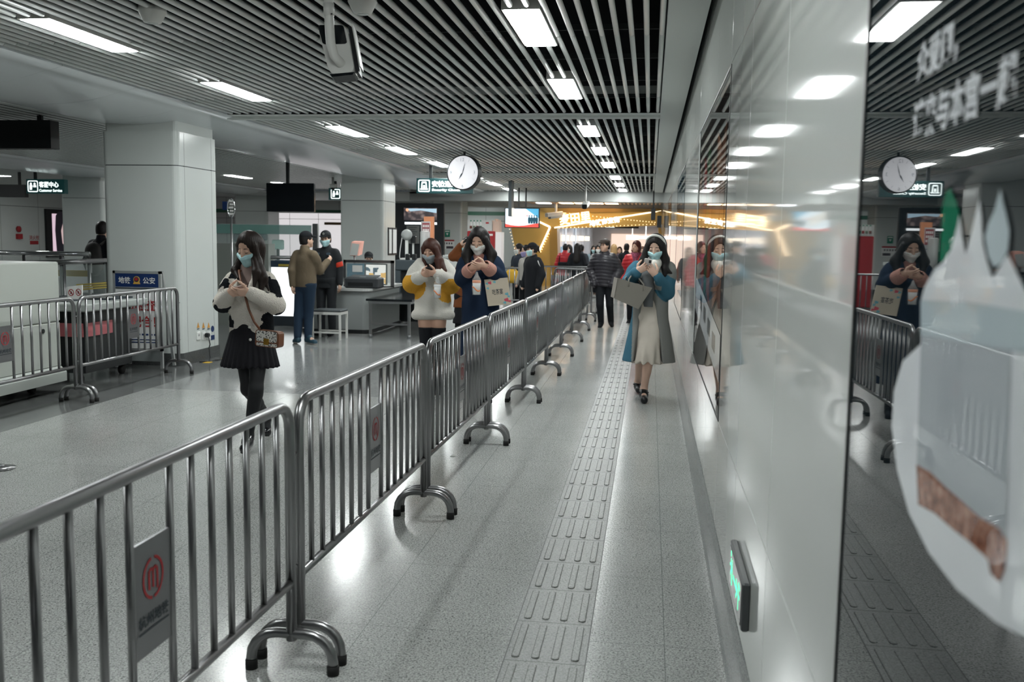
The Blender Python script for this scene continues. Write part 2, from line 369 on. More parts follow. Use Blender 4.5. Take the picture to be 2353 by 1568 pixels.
ORD = ['nearest, cropped by the left and bottom edges of the photo', 'second from the camera in the long row', 'third from the camera in the long row', 'fourth from the camera in the long row', 'fifth from the camera in the long row', 'sixth from the camera in the long row', 'seventh from the camera in the long row', 'eighth from the camera, beside the man in the flat cap', 'last of the long row']
for i in range(9): barrier('steel crowd barrier, '+ORD[i], (FXc[i], FY[i]+.045), (FXc[i+1], FY[i+1]-.045))
YL = [atx(px, 720, -5.25)[1] for px in (8, 169, 181, 408)]; YL[0] = 2*YL[0]-YL[1]
barrier('steel crowd barrier in front of the white cabinet at the left edge', (-5.25, YL[0]), (-5.25, YL[1]), group='left steel crowd barriers', Hh=.97)
barrier('steel crowd barrier in front of the blue police board', (-5.25, YL[2]), (-5.25, YL[3]), group='left steel crowd barriers', Hh=.97)
barrier('steel crowd barrier crosswise behind the woman in the dark coat', (-3.85, 19.1), (-2.15, 19.1), group='crosswise crowd barriers')
barrier('steel crowd barrier crosswise, meeting the far end of the long row', (-1.9, 19.35), (-1.12, 18.85), plate=False, group='crosswise crowd barriers')
barrier('steel crowd barrier crosswise, behind the black hooded coat', (-2.9, 20.6), (-1.1, 20.6), group='crosswise crowd barriers')
# ================================================================ SMOOTH BODIES (distance field -> one continuous surface)
def _surface(D, o, h):
    S = D < 0; nx, ny, nz = D.shape; c = np.zeros((nx-1, ny-1, nz-1), np.int8)
    offs = [(i, j, k) for i in (0, 1) for j in (0, 1) for k in (0, 1)]
    for i, j, k in offs: c += S[i:nx-1+i, j:ny-1+j, k:nz-1+k]
    I = np.argwhere((c > 0) & (c < 8)); idx = np.full(c.shape, -1, np.int64); idx[tuple(I.T)] = np.arange(len(I))
    P = np.zeros((len(I), 3)); n = np.zeros(len(I))
    for a in offs:
        for ax in range(3):
            if a[ax]: continue
            b_ = list(a); b_[ax] = 1
            da = D[tuple((I+a).T)]; db = D[tuple((I+b_).T)]; m_ = (da < 0) != (db < 0); t = da[m_]/(da[m_]-db[m_])
            q = np.tile(np.array(a, float), (m_.sum(), 1)); q[:, ax] = t; P[m_] += q; n[m_] += 1
    P = (P/n[:, None]+I)*h+o; F = []
    for ax in range(3):
        u, v = [(1, 2), (2, 0), (0, 1)][ax]
        sl0 = [slice(1, -1)]*3; sl1 = [slice(1, -1)]*3; sl0[ax] = slice(0, -1); sl1[ax] = slice(1, None)
        A, B = S[tuple(sl0)], S[tuple(sl1)]; E_ = np.argwhere(A != B); fl = A[tuple(E_.T)]
        base = E_.copy(); base[:, u] += 1; base[:, v] += 1
        def cell(du, dv): q = base.copy(); q[:, u] -= du; q[:, v] -= dv; return idx[tuple(q.T)]
        Q = np.stack([cell(1, 1), cell(0, 1), cell(0, 0), cell(1, 0)], 1); Q[~fl] = Q[~fl][:, ::-1]; F.append(Q)
    return P, np.concatenate(F)
def unit(v): v = np.asarray(v, float); return v/np.linalg.norm(v)
def cap(a, b, ra, rb=None, k=.02, sq=None, op='+'): return dict(t='c', a=np.asarray(a, float), b=np.asarray(b, float), ra=ra, rb=ra if rb is None else rb, k=k, sq=sq, op=op)
def ell(c, r, B=None, k=.02, op='+'): return dict(t='e', a=np.asarray(c, float), r=np.asarray(r, float), B=np.eye(3) if B is None else B, k=k, op=op)
def cut(p, n): return dict(t='p', a=np.asarray(p, float), n=unit(n), op='x')
def field(prims, h):
    lo, hi = np.full(3, 1e9), np.full(3, -1e9)
    def ext(q):
        if q['t'] == 'c': R = max(q['ra'], q['rb'])*(1.02); return np.minimum(q['a'], q['b'])-R, np.maximum(q['a'], q['b'])+R
        R = np.sqrt(((q['B']*q['r'][:, None])**2).sum(0)); return q['a']-R, q['a']+R
    for q in prims:
        if q['op'] == '+': a, b_ = ext(q); lo = np.minimum(lo, a); hi = np.maximum(hi, b_)
    lo -= 2.5*h+.012; hi += 2.5*h+.012; N = np.ceil((hi-lo)/h).astype(int)+1
    g = [lo[i]+np.arange(N[i])*h for i in range(3)]; D = np.full(N, .2, np.float32)
    for q in prims:
        if q['op'] == 'x':
            n = q['n']; d = (g[0][:, None, None]-q['a'][0])*n[0]+(g[1][None, :, None]-q['a'][1])*n[1]+(g[2][None, None, :]-q['a'][2])*n[2]
            np.maximum(D, d.astype(np.float32), out=D); continue
        if q['op'] == 'f':
            D += q['f'](g[0][:, None, None], g[1][None, :, None], g[2][None, None, :]).astype(np.float32); continue
        a, b_ = ext(q); mg = q['k']+2.5*h+.01
        s = tuple(slice(max(0, int((a[i]-mg-lo[i])/h)), max(0, min(N[i], int((b_[i]+mg-lo[i])/h)+2))) for i in range(3))
        if any(z.stop <= z.start for z in s): continue
        p = np.stack(np.meshgrid(g[0][s[0]], g[1][s[1]], g[2][s[2]], indexing='ij'), -1)-q['a']
        if q['t'] == 'c':
            ba = q['b']-q['a']
            if q['sq'] is not None:
                dr, f = q['sq']; e = p@dr; t = np.clip((p@ba)/(ba@ba), 0, 1); r = p-t[..., None]*ba; r = r+((f-1)*(r@dr))[..., None]*dr
            else: t = np.clip((p@ba)/(ba@ba), 0, 1); r = p-t[..., None]*ba
            d = np.sqrt((r*r).sum(-1))-(q['ra']+(q['rb']-q['ra'])*t)
        else:
            l = p@q['B'].T; k0 = np.sqrt(((l/q['r'])**2).sum(-1)); k1 = np.sqrt(((l/q['r']**2)**2).sum(-1))+1e-9; d = k0*(k0-1)/k1
        d = d.astype(np.float32); T = D[s]; k = q['k']
        if q['op'] == '+':
            hh = np.maximum(k-np.abs(T-d), 0)/k if k > 0 else 0; D[s] = np.minimum(T, d)-hh*hh*k*.25
        else:
            d = -d; hh = np.maximum(k-np.abs(T-d), 0)/k if k > 0 else 0; D[s] = np.maximum(T, d)+hh*hh*k*.25
    return D, lo
def blob(name, prims, h, mats, parent, paint=None):
    """one continuous surface grown from the given solids"""
    D, lo = field(prims, h); D[0] = D[-1] = .1; D[:, 0] = D[:, -1] = .1; D[:, :, 0] = D[:, :, -1] = .1
    P, F = _surface(D, lo, h); org = np.array(parent['org'][:]); me = bpy.data.meshes.new(name)
    me.vertices.add(len(P)); me.vertices.foreach_set('co', (P-org).astype(np.float32).ravel())
    me.loops.add(len(F)*4); me.loops.foreach_set('vertex_index', F.astype(np.int32).ravel())
    me.polygons.add(len(F)); me.polygons.foreach_set('loop_start', (np.arange(len(F))*4).astype(np.int32))
    for M in (mats if isinstance(mats, (list, tuple)) else [mats]): me.materials.append(M)
    if paint is not None: me.polygons.foreach_set('material_index', paint(P[F].mean(1)).astype(np.int32))
    me.polygons.foreach_set('use_smooth', np.ones(len(F), bool)); me.update(calc_edges=True)
    o = bpy.data.objects.new(name, me); COL.objects.link(o); o.parent = parent; o['org'] = org.tolist(); return o

# ---------------------------------------------------------------- anatomy
def frame(fwd, up=(0, 0, 1)):
    f = unit(fwd); r = unit(np.cross(f, up)); u = np.cross(r, f); return np.array([r, f, u])   # rows: right, forward, up
def head_prims(c, B, s, nose=True):
    r, f, u = B; c = np.asarray(c, float); P = lambda x, y, z: c+s*(x*r+y*f+z*u)
    q = [ell(P(0, -.008, .025), s*np.array([.074, .092, .095]), B, .02*s), ell(P(0, .018, -.045), s*np.array([.064, .073, .082]), B, .03*s),
         cap(P(-.012, .07, -.1), P(.012, .07, -.1), .02*s, k=.025*s), ell(P(.04, .045, -.04), s*np.array([.03, .03, .03]), B, .03*s), ell(P(-.04, .045, -.04), s*np.array([.03, .03, .03]), B, .03*s),
         ell(P(.034, .098, .004), s*np.array([.02, .014, .014]), B, .012*s, '-'), ell(P(-.034, .098, .004), s*np.array([.02, .014, .014]), B, .012*s, '-'),
         ell(P(.032, .0785, .001), s*np.array([.016, .0125, .0125]), B, .006*s), ell(P(-.032, .0785, .001), s*np.array([.016, .0125, .0125]), B, .006*s),
         cap(P(0, .088, .008), P(0, .104, -.033), .008*s, .0125*s, .012*s), ell(P(.012, .094, -.036), s*np.array([.009, .009, .007]), B, .006*s), ell(P(-.012, .094, -.036), s*np.array([.009, .009, .007]), B, .006*s),
         ell(P(0, .09, -.064), s*np.array([.023, .009, .0055]), B, .006*s), ell(P(0, .088, -.074), s*np.array([.02, .01, .006]), B, .006*s)]
    for k in (-1, 1): q += [ell(P(.075*k, -.002, -.012), s*np.array([.011, .02, .032]), B, .008*s)]
    return q
def hand_prims(w, d, n, side, s, curl=.6, thumb=.6, fist=False):
    """wrist w, direction d to the knuckles, palm facing n, thumb on side*(d x n)"""
    d = unit(d); n = unit(n-d*(np.asarray(n)@d)); t = np.cross(d, n)*side; q = []; s = s*1.0
    P = lambda a, b_, c: w+s*(a*d+b_*t+c*n)
    q.append(cap(P(-.02, 0, 0), P(.02, 0, 0), .026*s, .027*s, .02*s, (n, 1.35)))
    q.append(cap(P(.03, .016, 0), P(.078, .021, 0), .021*s, .015*s, .018*s, (n, 1.3))); q.append(cap(P(.03, -.014, 0), P(.074, -.022, 0), .02*s, .014*s, .018*s, (n, 1.3)))
    q.append(cap(P(.03, 0, 0), P(.08, 0, 0), .02*s, .015*s, .018*s, (n, 1.3)))
    for i, (b_, L) in enumerate(((.0305, .070), (.0102, .078), (-.0102, .072), (-.0295, .056))):
        p = P(.082-.004*abs(i-1), b_, 0); a = curl*(.55+.1*i); rad = (.0078-.0006*(i == 3))*s
        for j, fr in enumerate((.45, .32, .26)):
            nx = p+s*L*fr*(math.cos(a)*d+math.sin(a)*n+.05*(1.5-i)*t*(1 if j == 0 else .3)*(1-curl*.5)); q.append(cap(p, nx, rad*(1.08-.1*j), rad*(1-.12*j), .004*s)); p = nx; a += curl*(.95 if j == 0 else .6)
    p = P(.02, .022, .006)
    for j, (L, a, b_) in enumerate(((.042, .9, .45), (.033, .55+.1*thumb, .35+.5*thumb), (.025, .3, .5+.7*thumb))):
        dr = unit(math.cos(a)*d+math.sin(a)*t*(1 if j == 0 else .45)+math.sin(b_)*n); nx = p+s*L*dr; q.append(cap(p, nx, (.013-.002*j)*s, (.011-.0018*j)*s, .008*s)); p = nx
    return q
SKIN = {}
def skin(i):
    c = ((.62, .40, .30), (.52, .32, .235), (.66, .44, .34))[i]
    return mat('skin_%d' % i, c, .48, spec=.35)
SHOE = None
def person(label, Y, head, face, joints, h=1.65, vox=.012, sk=0, hands=None, eyes='down', nohead=False, body_mats=None, mask=None, loc=None, paint=None):
    """joints: dict of world points; returns (empty, joints, basis)"""
    J = joints; s = h/1.65; base = loc if loc is not None else (float(J['pel'][0]), float(J['pel'][1]), 0.)
    t = thing('person', label, 'person', base); B = J['B']; r, f, u = B; HB = face; hs = s*.94; c = np.asarray(head, float)
    nk = J['nk']; q = []
    q += [cap(nk-u*.02*s, c-HB[2]*.07*s-HB[1]*.018*s, .055*s, .05*s, .03*s)]
    q += head_prims(c, HB, hs)
    ch = J['ch']; pel = J['pel']; sq = (f, 1.5)
    q += [cap(pel, ch, .118*s, .12*s, .05*s, sq), cap(J['shL']-u*.02*s, J['shR']-u*.02*s, .043*s, k=.05*s), ell(pel-u*.06*s, np.array([.14, .095, .11])*s, B, .04*s)]
    for S_ in 'LR':
        q += [cap(J['sh'+S_], J['el'+S_], .05*s, .038*s, .03*s), cap(J['el'+S_], J['wr'+S_], .037*s, .026*s, .02*s),
              cap(J['hp'+S_], J['kn'+S_], .083*s, .05*s, .05*s), cap(J['kn'+S_], J['an'+S_], .05*s, .034*s, .03*s)]
        kd = J['an'+S_]-J['kn'+S_]; bk = J.get('cb'+S_, -f); q += [cap(J['kn'+S_]+kd*.12+bk*.015*s, J['kn'+S_]+kd*.5+bk*.012*s, .047*s, .036*s, .03*s)]
        q += [cap(J['an'+S_]+unit(J['an'+S_]-J['to'+S_])*.02*s, J['to'+S_], .036*s, .03*s, .03*s)]
        hd = (hands or {}).get(S_)
        if hd: q += hand_prims(J['wr'+S_], hd['d'], hd['n'], hd['side'], s*.98, hd.get('curl', .6), hd.get('thumb', .6))
        else: q += [cap(J['wr'+S_], J['wr'+S_]+unit(J['wr'+S_]-J['el'+S_])*.07*s, .03*s, .026*s, .02*s)]+(hand_prims(J['wr'+S_], J['wr'+S_]-J['el'+S_], -r if S_ == 'R' else r, -1 if S_ == 'R' else 1, s, .5) if vox < .013 else [])
    bo = blob('body', q, vox, body_mats or [skin(sk)], t, paint)
    HP = lambda x, y, z: c+hs*(x*HB[0]+y*HB[1]+z*HB[2])
    dk = mat('lash', (.012, .009, .008), .5)
    if eyes:
        for k in (-1, 1):
            b = MB()
            if eyes == 'down': b.tube([HP(k*(.032+dx), .0905-abs(dx)*.3-.004*(dx*k > .01), -.0085+.25*abs(dx)*.35) for dx in np.linspace(-.017, .019, 7)], [.0008*hs, .002*hs, .0026*hs, .0028*hs, .0028*hs, .002*hs, .001*hs], 6); put('eyelash', b, dk, t)
            else:
                b.lathe([(.0005, -.006), (.006, -.004), (.0085, 0), (.006, .004), (.0005, .006)], (0, 0, 0), 10); V = np.concatenate(b.v)*hs*1.15; b.v = [HP(k*.032, .0875, .0015)+V[:, [2]]*0+V[:, [0]]*HB[0]*1.35+V[:, [1]]*HB[2]*.8+V[:, [2]]*HB[1]]; put('eye', b, dk, t)
            b = MB(); b.tube([HP(k*(.033+dx), .0915-.3*abs(dx)-.004, .0265-dx*k*.1-6*dx*dx) for dx in np.linspace(-.02, .021, 6)], [.0015*hs, .003*hs, .0034*hs, .003*hs, .0024*hs, .001*hs], 6, flat=None); put('eyebrow', b, mat('brow', (.03, .02, .016), .7), t)
    if mask: face_mask(t, c, HB, hs, mask)
    return t, J, s, hs
def face_mask(t, c, B, s, M, dz=0.):
    P = lambda x, y, z: c+s*(x*B[0]+y*B[1]+z*B[2])
    q = [ell(P(0, .02, -.05), s*np.array([.0735, .086, .09]), B, .01*s), cap(P(-.042, .052, -.035), P(.042, .052, -.035), .04*s, k=.02*s), cap(P(0, .09, -.02), P(0, .098, -.05), .018*s, .024*s, .035*s), cap(P(0, .07, -.1), P(0, .075, -.105), .026*s, .028*s, .03*s)]
    q += [cut(P(0, .09, -.026), B[2]*1.0+B[1]*.25), cut(P(0, 0, -.134), -B[2]), cut(P(0, .018, -.06), -B[1])]
    u = B[2]; o_ = P(0, 0, -.07)
    q += [dict(op='f', t='f', f=lambda x, y, z: .0006*s*np.sin(((x-o_[0])*u[0]+(y-o_[1])*u[1]+(z-o_[2])*u[2])*2*math.pi/(.024*s)))]
    o = blob('face_mask', q, .0045 if s > .8 else .006, M, t)
    b = MB()
    for k in (-1, 1):
        b.tube([P(.066*k, .03, -.03), P(.076*k, .005, .012), P(.078*k, -.015, .012), P(.08*k, -.018, -.02)], .0012*s, 5)
        b.tube([P(.062*k, .03, -.095), P(.076*k, -.005, -.045), P(.08*k, -.018, -.02)], .0012*s, 5)
    put('ear_loop', b, mat('elastic', (.75, .78, .78), .6), o); return o
def stand(x, y, z_top, fwd=(0, -1, 0), lean=0., stride=.0, arms='down', h=None):
    """upright figure whose crown is at z_top"""
    h = h or z_top; s = h/1.65; B = frame(fwd); r, f, u = B; o = np.array([x, y, 0.]); dz = z_top-h
    P = lambda a, b_, c: o+s*(a*r+b_*f)+np.array([0, 0, s*c+dz])
    J = dict(B=B, pel=P(0, 0, .93), ch=P(0, .01, 1.2), nk=P(0, -.01, 1.38), shL=P(-.152, 0, 1.312), shR=P(.152, 0, 1.312))
    for S_, k in (('L', -1), ('R', 1)):
        st = stride*k
        J['hp'+S_] = P(.085*k, 0, .88); J['kn'+S_] = P(.09*k, st*.5+.02, .47); J['an'+S_] = P(.09*k, st, .09); J['to'+S_] = P(.105*k, st+.13, .035)
        J['el'+S_] = P(.235*k, -.03, 1.06); J['wr'+S_] = P(.245*k, .05, .84)
        if arms == 'front': J['el'+S_] = P(.225*k, .0, 1.07); J['wr'+S_] = P(.07*k, .22, 1.13)
        if arms == 'pocket': J['el'+S_] = P(.27*k, -.06, 1.06); J['wr'+S_] = P(.19*k, .07, .88)
    hc = P(0, .03, 1.525)
    return J, hc
HAIR = lambda n='hair_black', c=(.014, .012, .012): mat(n, c, .42, spec=.22, bump=((260, 260, 14), .6, .003))
def hair_cap(c, B, s, back=.11, low=-.05, M=None, extra=(), t=None, vox=.008, fringe=.0, name='hair'):
    """scalp hair with an opening for the face, plus locks"""
    P = lambda x, y, z: c+s*(x*B[0]+y*B[1]+z*B[2])
    q = [ell(P(0, -.014, .03), s*np.array([.087, .102, .106]), B, .02*s), ell(P(0, -.045, -.03), s*np.array([.082, .065, .09]), B, .02*s)]
    q += [ell(P(0, .1, -.026-fringe), s*np.array([.063, .09, .102]), B, .012*s, '-'), cut(P(0, 0, low), -B[2]) if low > -.2 else cut(P(0, 0, -.25), -B[2])]
    for e in extra: q.append(e)
    if vox < .0095: q.append(dict(op='f', t='f', f=lambda x, y, z: .0024*s*np.clip(1.5-((x-c[0])**2+(y-c[1])**2+(z-c[2])**2)**.5/.14, .12, 1)*np.sin(np.arctan2((y-c[1])+.0*z, x-c[0])*31+1.6*np.sin(z*26)+2.2*np.sin((x-y)*19))))
    return blob(name, q, vox, M or HAIR(), t)
def hold(J, hd, s, wgt=.5, off=.03):
    """the point between both palms where a held thing rests"""
    g = lambda S_: J['wr'+S_]+s*(.07*unit(hd[S_]['d'])+off*unit(hd[S_]['n']))
    return g('R')*(1-wgt)+g('L')*wgt
def garment_top(t, J, s, M, hem, vox=.012, r=.175, rh=None, sl=(.068, .058, .045), name='jacket', extra=(), sqf=1.42, paint=None, cuff=1., collar=.0):
    B = J['B']; r_, f, u = B; q = [cap(J['pel'], J['ch'], r*s*.97, r*s, .04*s, (f, sqf)), cap(J['shL']-u*.03*s, J['shR']-u*.03*s, .058*s, k=.05*s), cap(J['nk']-u*.05*s, J['nk']+u*.005*s, .075*s, .066*s, .03*s), cap(J['nk']-u*.03*s, J['shL']-u*.01*s, .06*s, .05*s, .03*s), cap(J['nk']-u*.03*s, J['shR']-u*.01*s, .06*s, .05*s, .03*s)]
    q += [cap(J['pel']-u*max(.02, (J['pel'][2]-hem)+.05), J['pel'], (rh or r)*s, r*s*.97, .04*s, (f, sqf))]
    q += [cut((0, 0, hem), (0, 0, -1))]
    for S_ in 'LR': q += [cap(J['sh'+S_], J['sh'+S_]*.65+J['el'+S_]*.35, sl[0]*.84*s, sl[0]*s, .045*s), cap(J['sh'+S_]*.65+J['el'+S_]*.35, J['el'+S_], sl[0]*s, sl[1]*s, .035*s), cap(J['el'+S_], J['el'+S_]+(J['wr'+S_]-J['el'+S_])*cuff, sl[1]*s, sl[2]*s, .02*s)]
    if collar: q += [cap(J['nk']-u*.03*s, J['nk']+u*collar*s, .074*s, .066*s, .01*s), cap(J['nk']+u*(collar-.01)*s, J['nk']+u*(collar+.05)*s, .046*s, .05*s, .002, op='-')]
    return blob(name, q+list(extra), vox, M, t, paint)
def trousers(t, J, s, M, vox=.012, top=None, rad=(.1, .07, .056), name='trousers', ankle=.05):
    f = J['B'][1]; q = [ell(J['pel']-J['B'][2]*.05*s, np.array([.168, .125, .12])*s, J['B'], .04*s)]
    for S_ in 'LR': q += [cap(J['hp'+S_], J['kn'+S_], rad[0]*s, rad[1]*s, .03*s), cap(J['kn'+S_], J['an'+S_], rad[1]*s, rad[2]*s, .02*s)]
    q += [cut((0, 0, ankle*s), (0, 0, -1))]
    return blob(name, q, vox, M, t)
def shoes(t, J, s, M, vox=.009, sole=None):
    for S_ in 'LR':
        a, p = J['an'+S_], J['to'+S_]; d = unit(p-a); g = J.get('gz'+S_, 0.); hl = np.array([a[0], a[1], min(a[2], g+.06*s)])-np.array([d[0], d[1], 0])*.035*s
        tp = np.array([p[0], p[1], p[2]])+np.array([d[0], d[1], 0])*.025*s
        q = [cap(hl, tp, .042*s, .037*s, .02*s), cap(a, a-(a-p)*.35, .043*s, .042*s, .03*s)]
        if not J.get('lift'+S_): q += [cut((0, 0, g+.002), (0, 0, -1))]
        o = blob('shoe', q, vox, M, t)
        if sole and not J.get('lift'+S_): blob('sole', [cap(hl-Z_*.0, tp, .046*s, .041*s, .02*s), cut((0, 0, g+.001), (0, 0, -1)), cut((0, 0, g+.022*s), (0, 0, 1))], vox, sole, o)
# ================================================================ PEOPLE
MASK_BLUE = mat('mask_blue', (.42, .66, .70), .7); MASK_WHITE = mat('mask_white', (.72, .75, .73), .7); MASK_GREY = mat('mask_grey', (.27, .31, .33), .75); MASK_VIOLET = mat('mask_violet', (.32, .28, .5), .7)
BLK = mat('cloth_black', (.012, .013, .016), .85, spec=.2); NAVY = mat('cloth_navy', (.012, .022, .045), .9, spec=.15, bump=((90, 90, 90), .5, .004))
FLEECE = mat('fleece_white', (.66, .62, .56), .95, spec=.1, bump=((110, 110, 110), 1., .012)); FLEECE_B = mat('fleece_black', (.012, .014, .017), .95, spec=.1, bump=((110, 110, 110), 1., .012))
PHONE = mat('phone_case', (.55, .45, .42), .3); PHONE_B = mat('phone_black', (.02, .02, .025), .2); SCREEN = mat('phone_screen', (.01, .01, .012), .08)
BROWN = mat('leather_brown', (.16, .062, .03), .4)
def PX(Y): return lambda px, py, dy=0.: at(px, py, Y+dy)
def phone(label, c, fwd, up, s=1., case=PHONE, w=.073, h=.15):
    """fwd: direction the screen faces"""
    r, f, u = frame(fwd, up); t = thing('smartphone', label, 'phone', c)
    V = lambda a, b_, d: c+a*r+b_*u+d*f
    b = MB(); R0 = rrect(-w/2, w/2, -h/2, h/2, .012, 4); b.loft([[V(x*k, y*k, d) for x, y in R0] for d, k in ((-.0045, .95), (-.003, 1), (.003, 1), (.0045, .96))]); put('case', b, case, t)
    b = MB(); b.loft([[V(x*.94, y*.97, d) for x, y in R0] for d in (.0042, .0052)]); put('screen', b, SCREEN, t)
    b = MB(); b.loft([[V(x, y, d) for x, y in rrect(.008, .03, h/2-.045, h/2-.01, .006, 3)] for d in (-.0065, -.004)]); put('camera_bump', b, mat('camera_bump', (.03, .03, .035), .2), t)
    return t
def zcut(p): return cut(p, (0, 0, -1))

# ---- woman in the black and white fleece jacket, walking
Y = 6.65; p = PX(Y); B = frame((-.12, -1, 0)); HB = frame((-.26, -1, -.42))
J = dict(B=B, nk=p(571, 630, .03), ch=p(574, 668, .02), pel=p(578, 745, .03), shR=p(537, 643, 0), shL=p(613, 643, .03), elR=p(512, 697, -.02), wrR=p(525, 676, -.2), elL=p(634, 702, -.03), wrL=p(575, 673, -.235),
    hpR=p(559, 768, .03), hpL=p(597, 768, .02), knL=p(588, 895, -.12), anL=p(571, 1005, -.08), toL=p(563, 1030, -.2), knR=p(570, 895, 0), anR=p(612, 955, .52), toR=p(613, 993, .45), liftR=True)
hA = {'R': dict(d=(.9, -.12, .22), n=(.1, .75, .6), side=1, curl=.38), 'L': dict(d=(-.92, -.15, .0), n=(-.1, .75, .6), side=-1, curl=.42)}
def paintA(C):
    z = C[:, 2]; m = np.zeros(len(C)); m[(z < .98)] = 1; return m
tA, J, s, hs = person('woman in black and white fleece jacket and black skirt, walking while looking at a phone', Y, p(572, 570, -.02), HB, J, 1.6, .0048, 0, hA, mask=MASK_BLUE, body_mats=[skin(0), mat('tights_black', (.009, .010, .012), .7)], paint=paintA)
hc = p(572, 570, -.02); P = lambda x, y, z: hc+hs*(x*HB[0]+y*HB[1]+z*HB[2])
HB_DK = HAIR('hair_dark_brown', (.018, .012, .010))
hair_cap(hc, HB, hs, low=-.3, M=HB_DK, t=tA, vox=.006, extra=[cap(P(0, -.05, .0), p(578, 640, .1), .085, .09, .05), cap(p(578, 640, .1), p(580, 668, .09), .085, .05, .05),
    cap(P(-.078, .03, .03), P(-.085, .045, -.09), .022, .032, .02), cap(P(-.085, .045, -.09), p(604, 640, -.1), .032, .036, .02), cap(p(604, 640, -.1), p(597, 682, -.16), .034, .008, .02), cap(p(600, 620, -.06), p(618, 668, -.1), .03, .007, .015),
    cap(P(-.07, .06, -.06), p(588, 625, -.13), .02, .026, .015), cap(p(588, 625, -.13), p(583, 668, -.18), .026, .006, .015),
    cap(P(.078, .02, .03), P(.084, .02, -.08), .02, .024, .02), cap(P(.084, .02, -.08), p(540, 622, -.03), .026, .028, .02), cap(p(540, 622, -.03), p(548, 640, -.1), .026, .012, .02)])
garment_top(tA, J, s, mat('blouse_mauve', (.30, .22, .20), .8), p(575, 738)[2], .009, .125, .12, (.05, .045, .035), 'blouse', collar=.05, cuff=.55)
# collar stripes are knitted into the blouse; the fleece jacket hangs open
blA = [(p(628, 655, -.02), .062), (p(642, 668, -.02), .05), (p(643, 715, .0), .06), (p(628, 725, -.02), .05), (p(505, 706, -.03), .056), (p(516, 714, -.06), .045), (p(536, 628, -.06), .05), (p(600, 672, -.12), .048), (p(588, 690, -.14), .045), (p(618, 742, -.02), .07), (p(633, 752, .05), .09), (p(606, 735, -.12), .04), (p(522, 742, -.06), .055), (p(527, 668, -.12), .03), (p(521, 656, -.05), .05), (p(575, 640, .14), .16)]
def paint_fleece(C):
    m = np.zeros(len(C)); nz = .012*np.sin(C[:, 0]*61+C[:, 2]*47)+.01*np.sin(C[:, 2]*93-C[:, 0]*71)
    for c, r_ in blA: m[(np.linalg.norm(C-c, axis=1)+nz) < r_] = 1
    return m
jA = garment_top(tA, J, s, [FLEECE, FLEECE_B], p(575, 796)[2], .007, .172, .185, (.066, .07, .05), 'fleece_jacket', paint=paint_fleece, cuff=.93,
    extra=[cap(J['nk']+B[1]*.05, p(556, 690, -.2), .055, .05, .02, op='-'), cap(p(556, 690, -.2), p(554, 815, -.2), .06, .062, .02, op='-'), cap(p(556, 760, -.12), p(555, 815, -.1), .055, .06, .02, op='-'),
           cap(p(549, 632, .0), p(546, 660, -.14), .026, .03, .02), cap(p(592, 634, .0), p(572, 665, -.16), .028, .03, .02), cap(J['nk']+B[1]*.02, p(556, 660, -.18), .045, .04, .015, op='-'),
           dict(op='f', t='f', f=lambda x, y, z: .0016*np.sin(x*190+3*np.sin(z*57))*np.sin(z*170+2*np.sin(y*61))*np.cos(y*140))])
for q in ((573, 752), (575, 781)):
    b = MB(); b.lathe([(.001, -.006), (.009, -.004), (.011, 0), (.009, .003), (.001, .004)], p(*q, -.175), 12, 'y'); put('button', b, mat('button_clear', (.6, .6, .55), .15, coat=1), jA)
cS = p(577, 760, .02)
blob('skirt', [cap(p(577, 742, .03), p(575, 842, .02), .14, .22, .02, (B[1], 1.25)), cut(p(575, 841), (0, 0, -1)), dict(op='f', t='f', f=lambda x, y, z: .009*np.sin(np.arctan2(y-cS[1], x-cS[0])*26)*np.clip((cS[2]-z)/.3, 0, 1))], .007, mat('skirt_black', (.008, .008, .011), .75, spec=.3), tA)
shoes(tA, J, s, mat('patent_black', (.008, .008, .01), .18, coat=.5), .007, mat('sole_black', (.01, .01, .012), .6))
phone('smartphone in the hands of the woman in black and white fleece', hold(J, hA, s, .4), (.12, .6, .8), (.9, -.3, .25), w=.076, h=.15)
# shoulder bag: thing of its own, hung by its strap
bg = thing('shoulder_bag', 'small brown shoulder bag with patterned flap on the fleece jacket woman', 'bag', p(618, 798, -.2))
a, c = p(592, 757, -.19), p(646, 763, -.22); ux = unit(c-a); wd = np.linalg.norm(c-a); uz = unit(Z_-ux*ux[2]); uy = np.cross(uz, ux); o = p(592, 794, -.19)
bag = MB(); bag.loft([[o+ux*x+uy*d+uz*z for x, z in rrect(0, wd, 0, .115, .022, 4)] for d in (-.035, -.03, .03, .035)]); put('bag_body', bag, BROWN, bg)
b = MB(); b.loft([[o+ux*x-uy*d+uz*z for x, z in rrect(.004, wd-.004, .03, .121, .022, 4)] for d in (.034, .041)]); fl = put('flap', b, BROWN, bg)
fab = mat('monogram_canvas', (.55, .53, .5), .7); nt = fab.node_tree; N = nt.nodes; ck = N.new('ShaderNodeTexVoronoi'); ck.inputs['Scale'].default_value = 75; ck.feature = 'F1'; tc = N.new('ShaderNodeTexCoord'); rr = N.new('ShaderNodeValToRGB'); rr.color_ramp.interpolation = 'CONSTANT'; rr.color_ramp.elements[0].color = (.05, .055, .06, 1); rr.color_ramp.elements[1].color = (.62, .6, .56, 1); rr.color_ramp.elements[1].position = .38
nt.links.new(tc.outputs['Object'], ck.inputs['Vector']); nt.links.new(ck.outputs['Distance'], rr.inputs['Fac']); nt.links.new(rr.outputs['Color'], N['Principled BSDF'].inputs['Base Color'])
b = MB(); b.loft([[o+ux*x-uy*d+uz*z for x, z in rrect(.012, wd-.012, .038, .115, .016, 4)] for d in (.041, .043)]); put('flap_canvas', b, fab, fl)
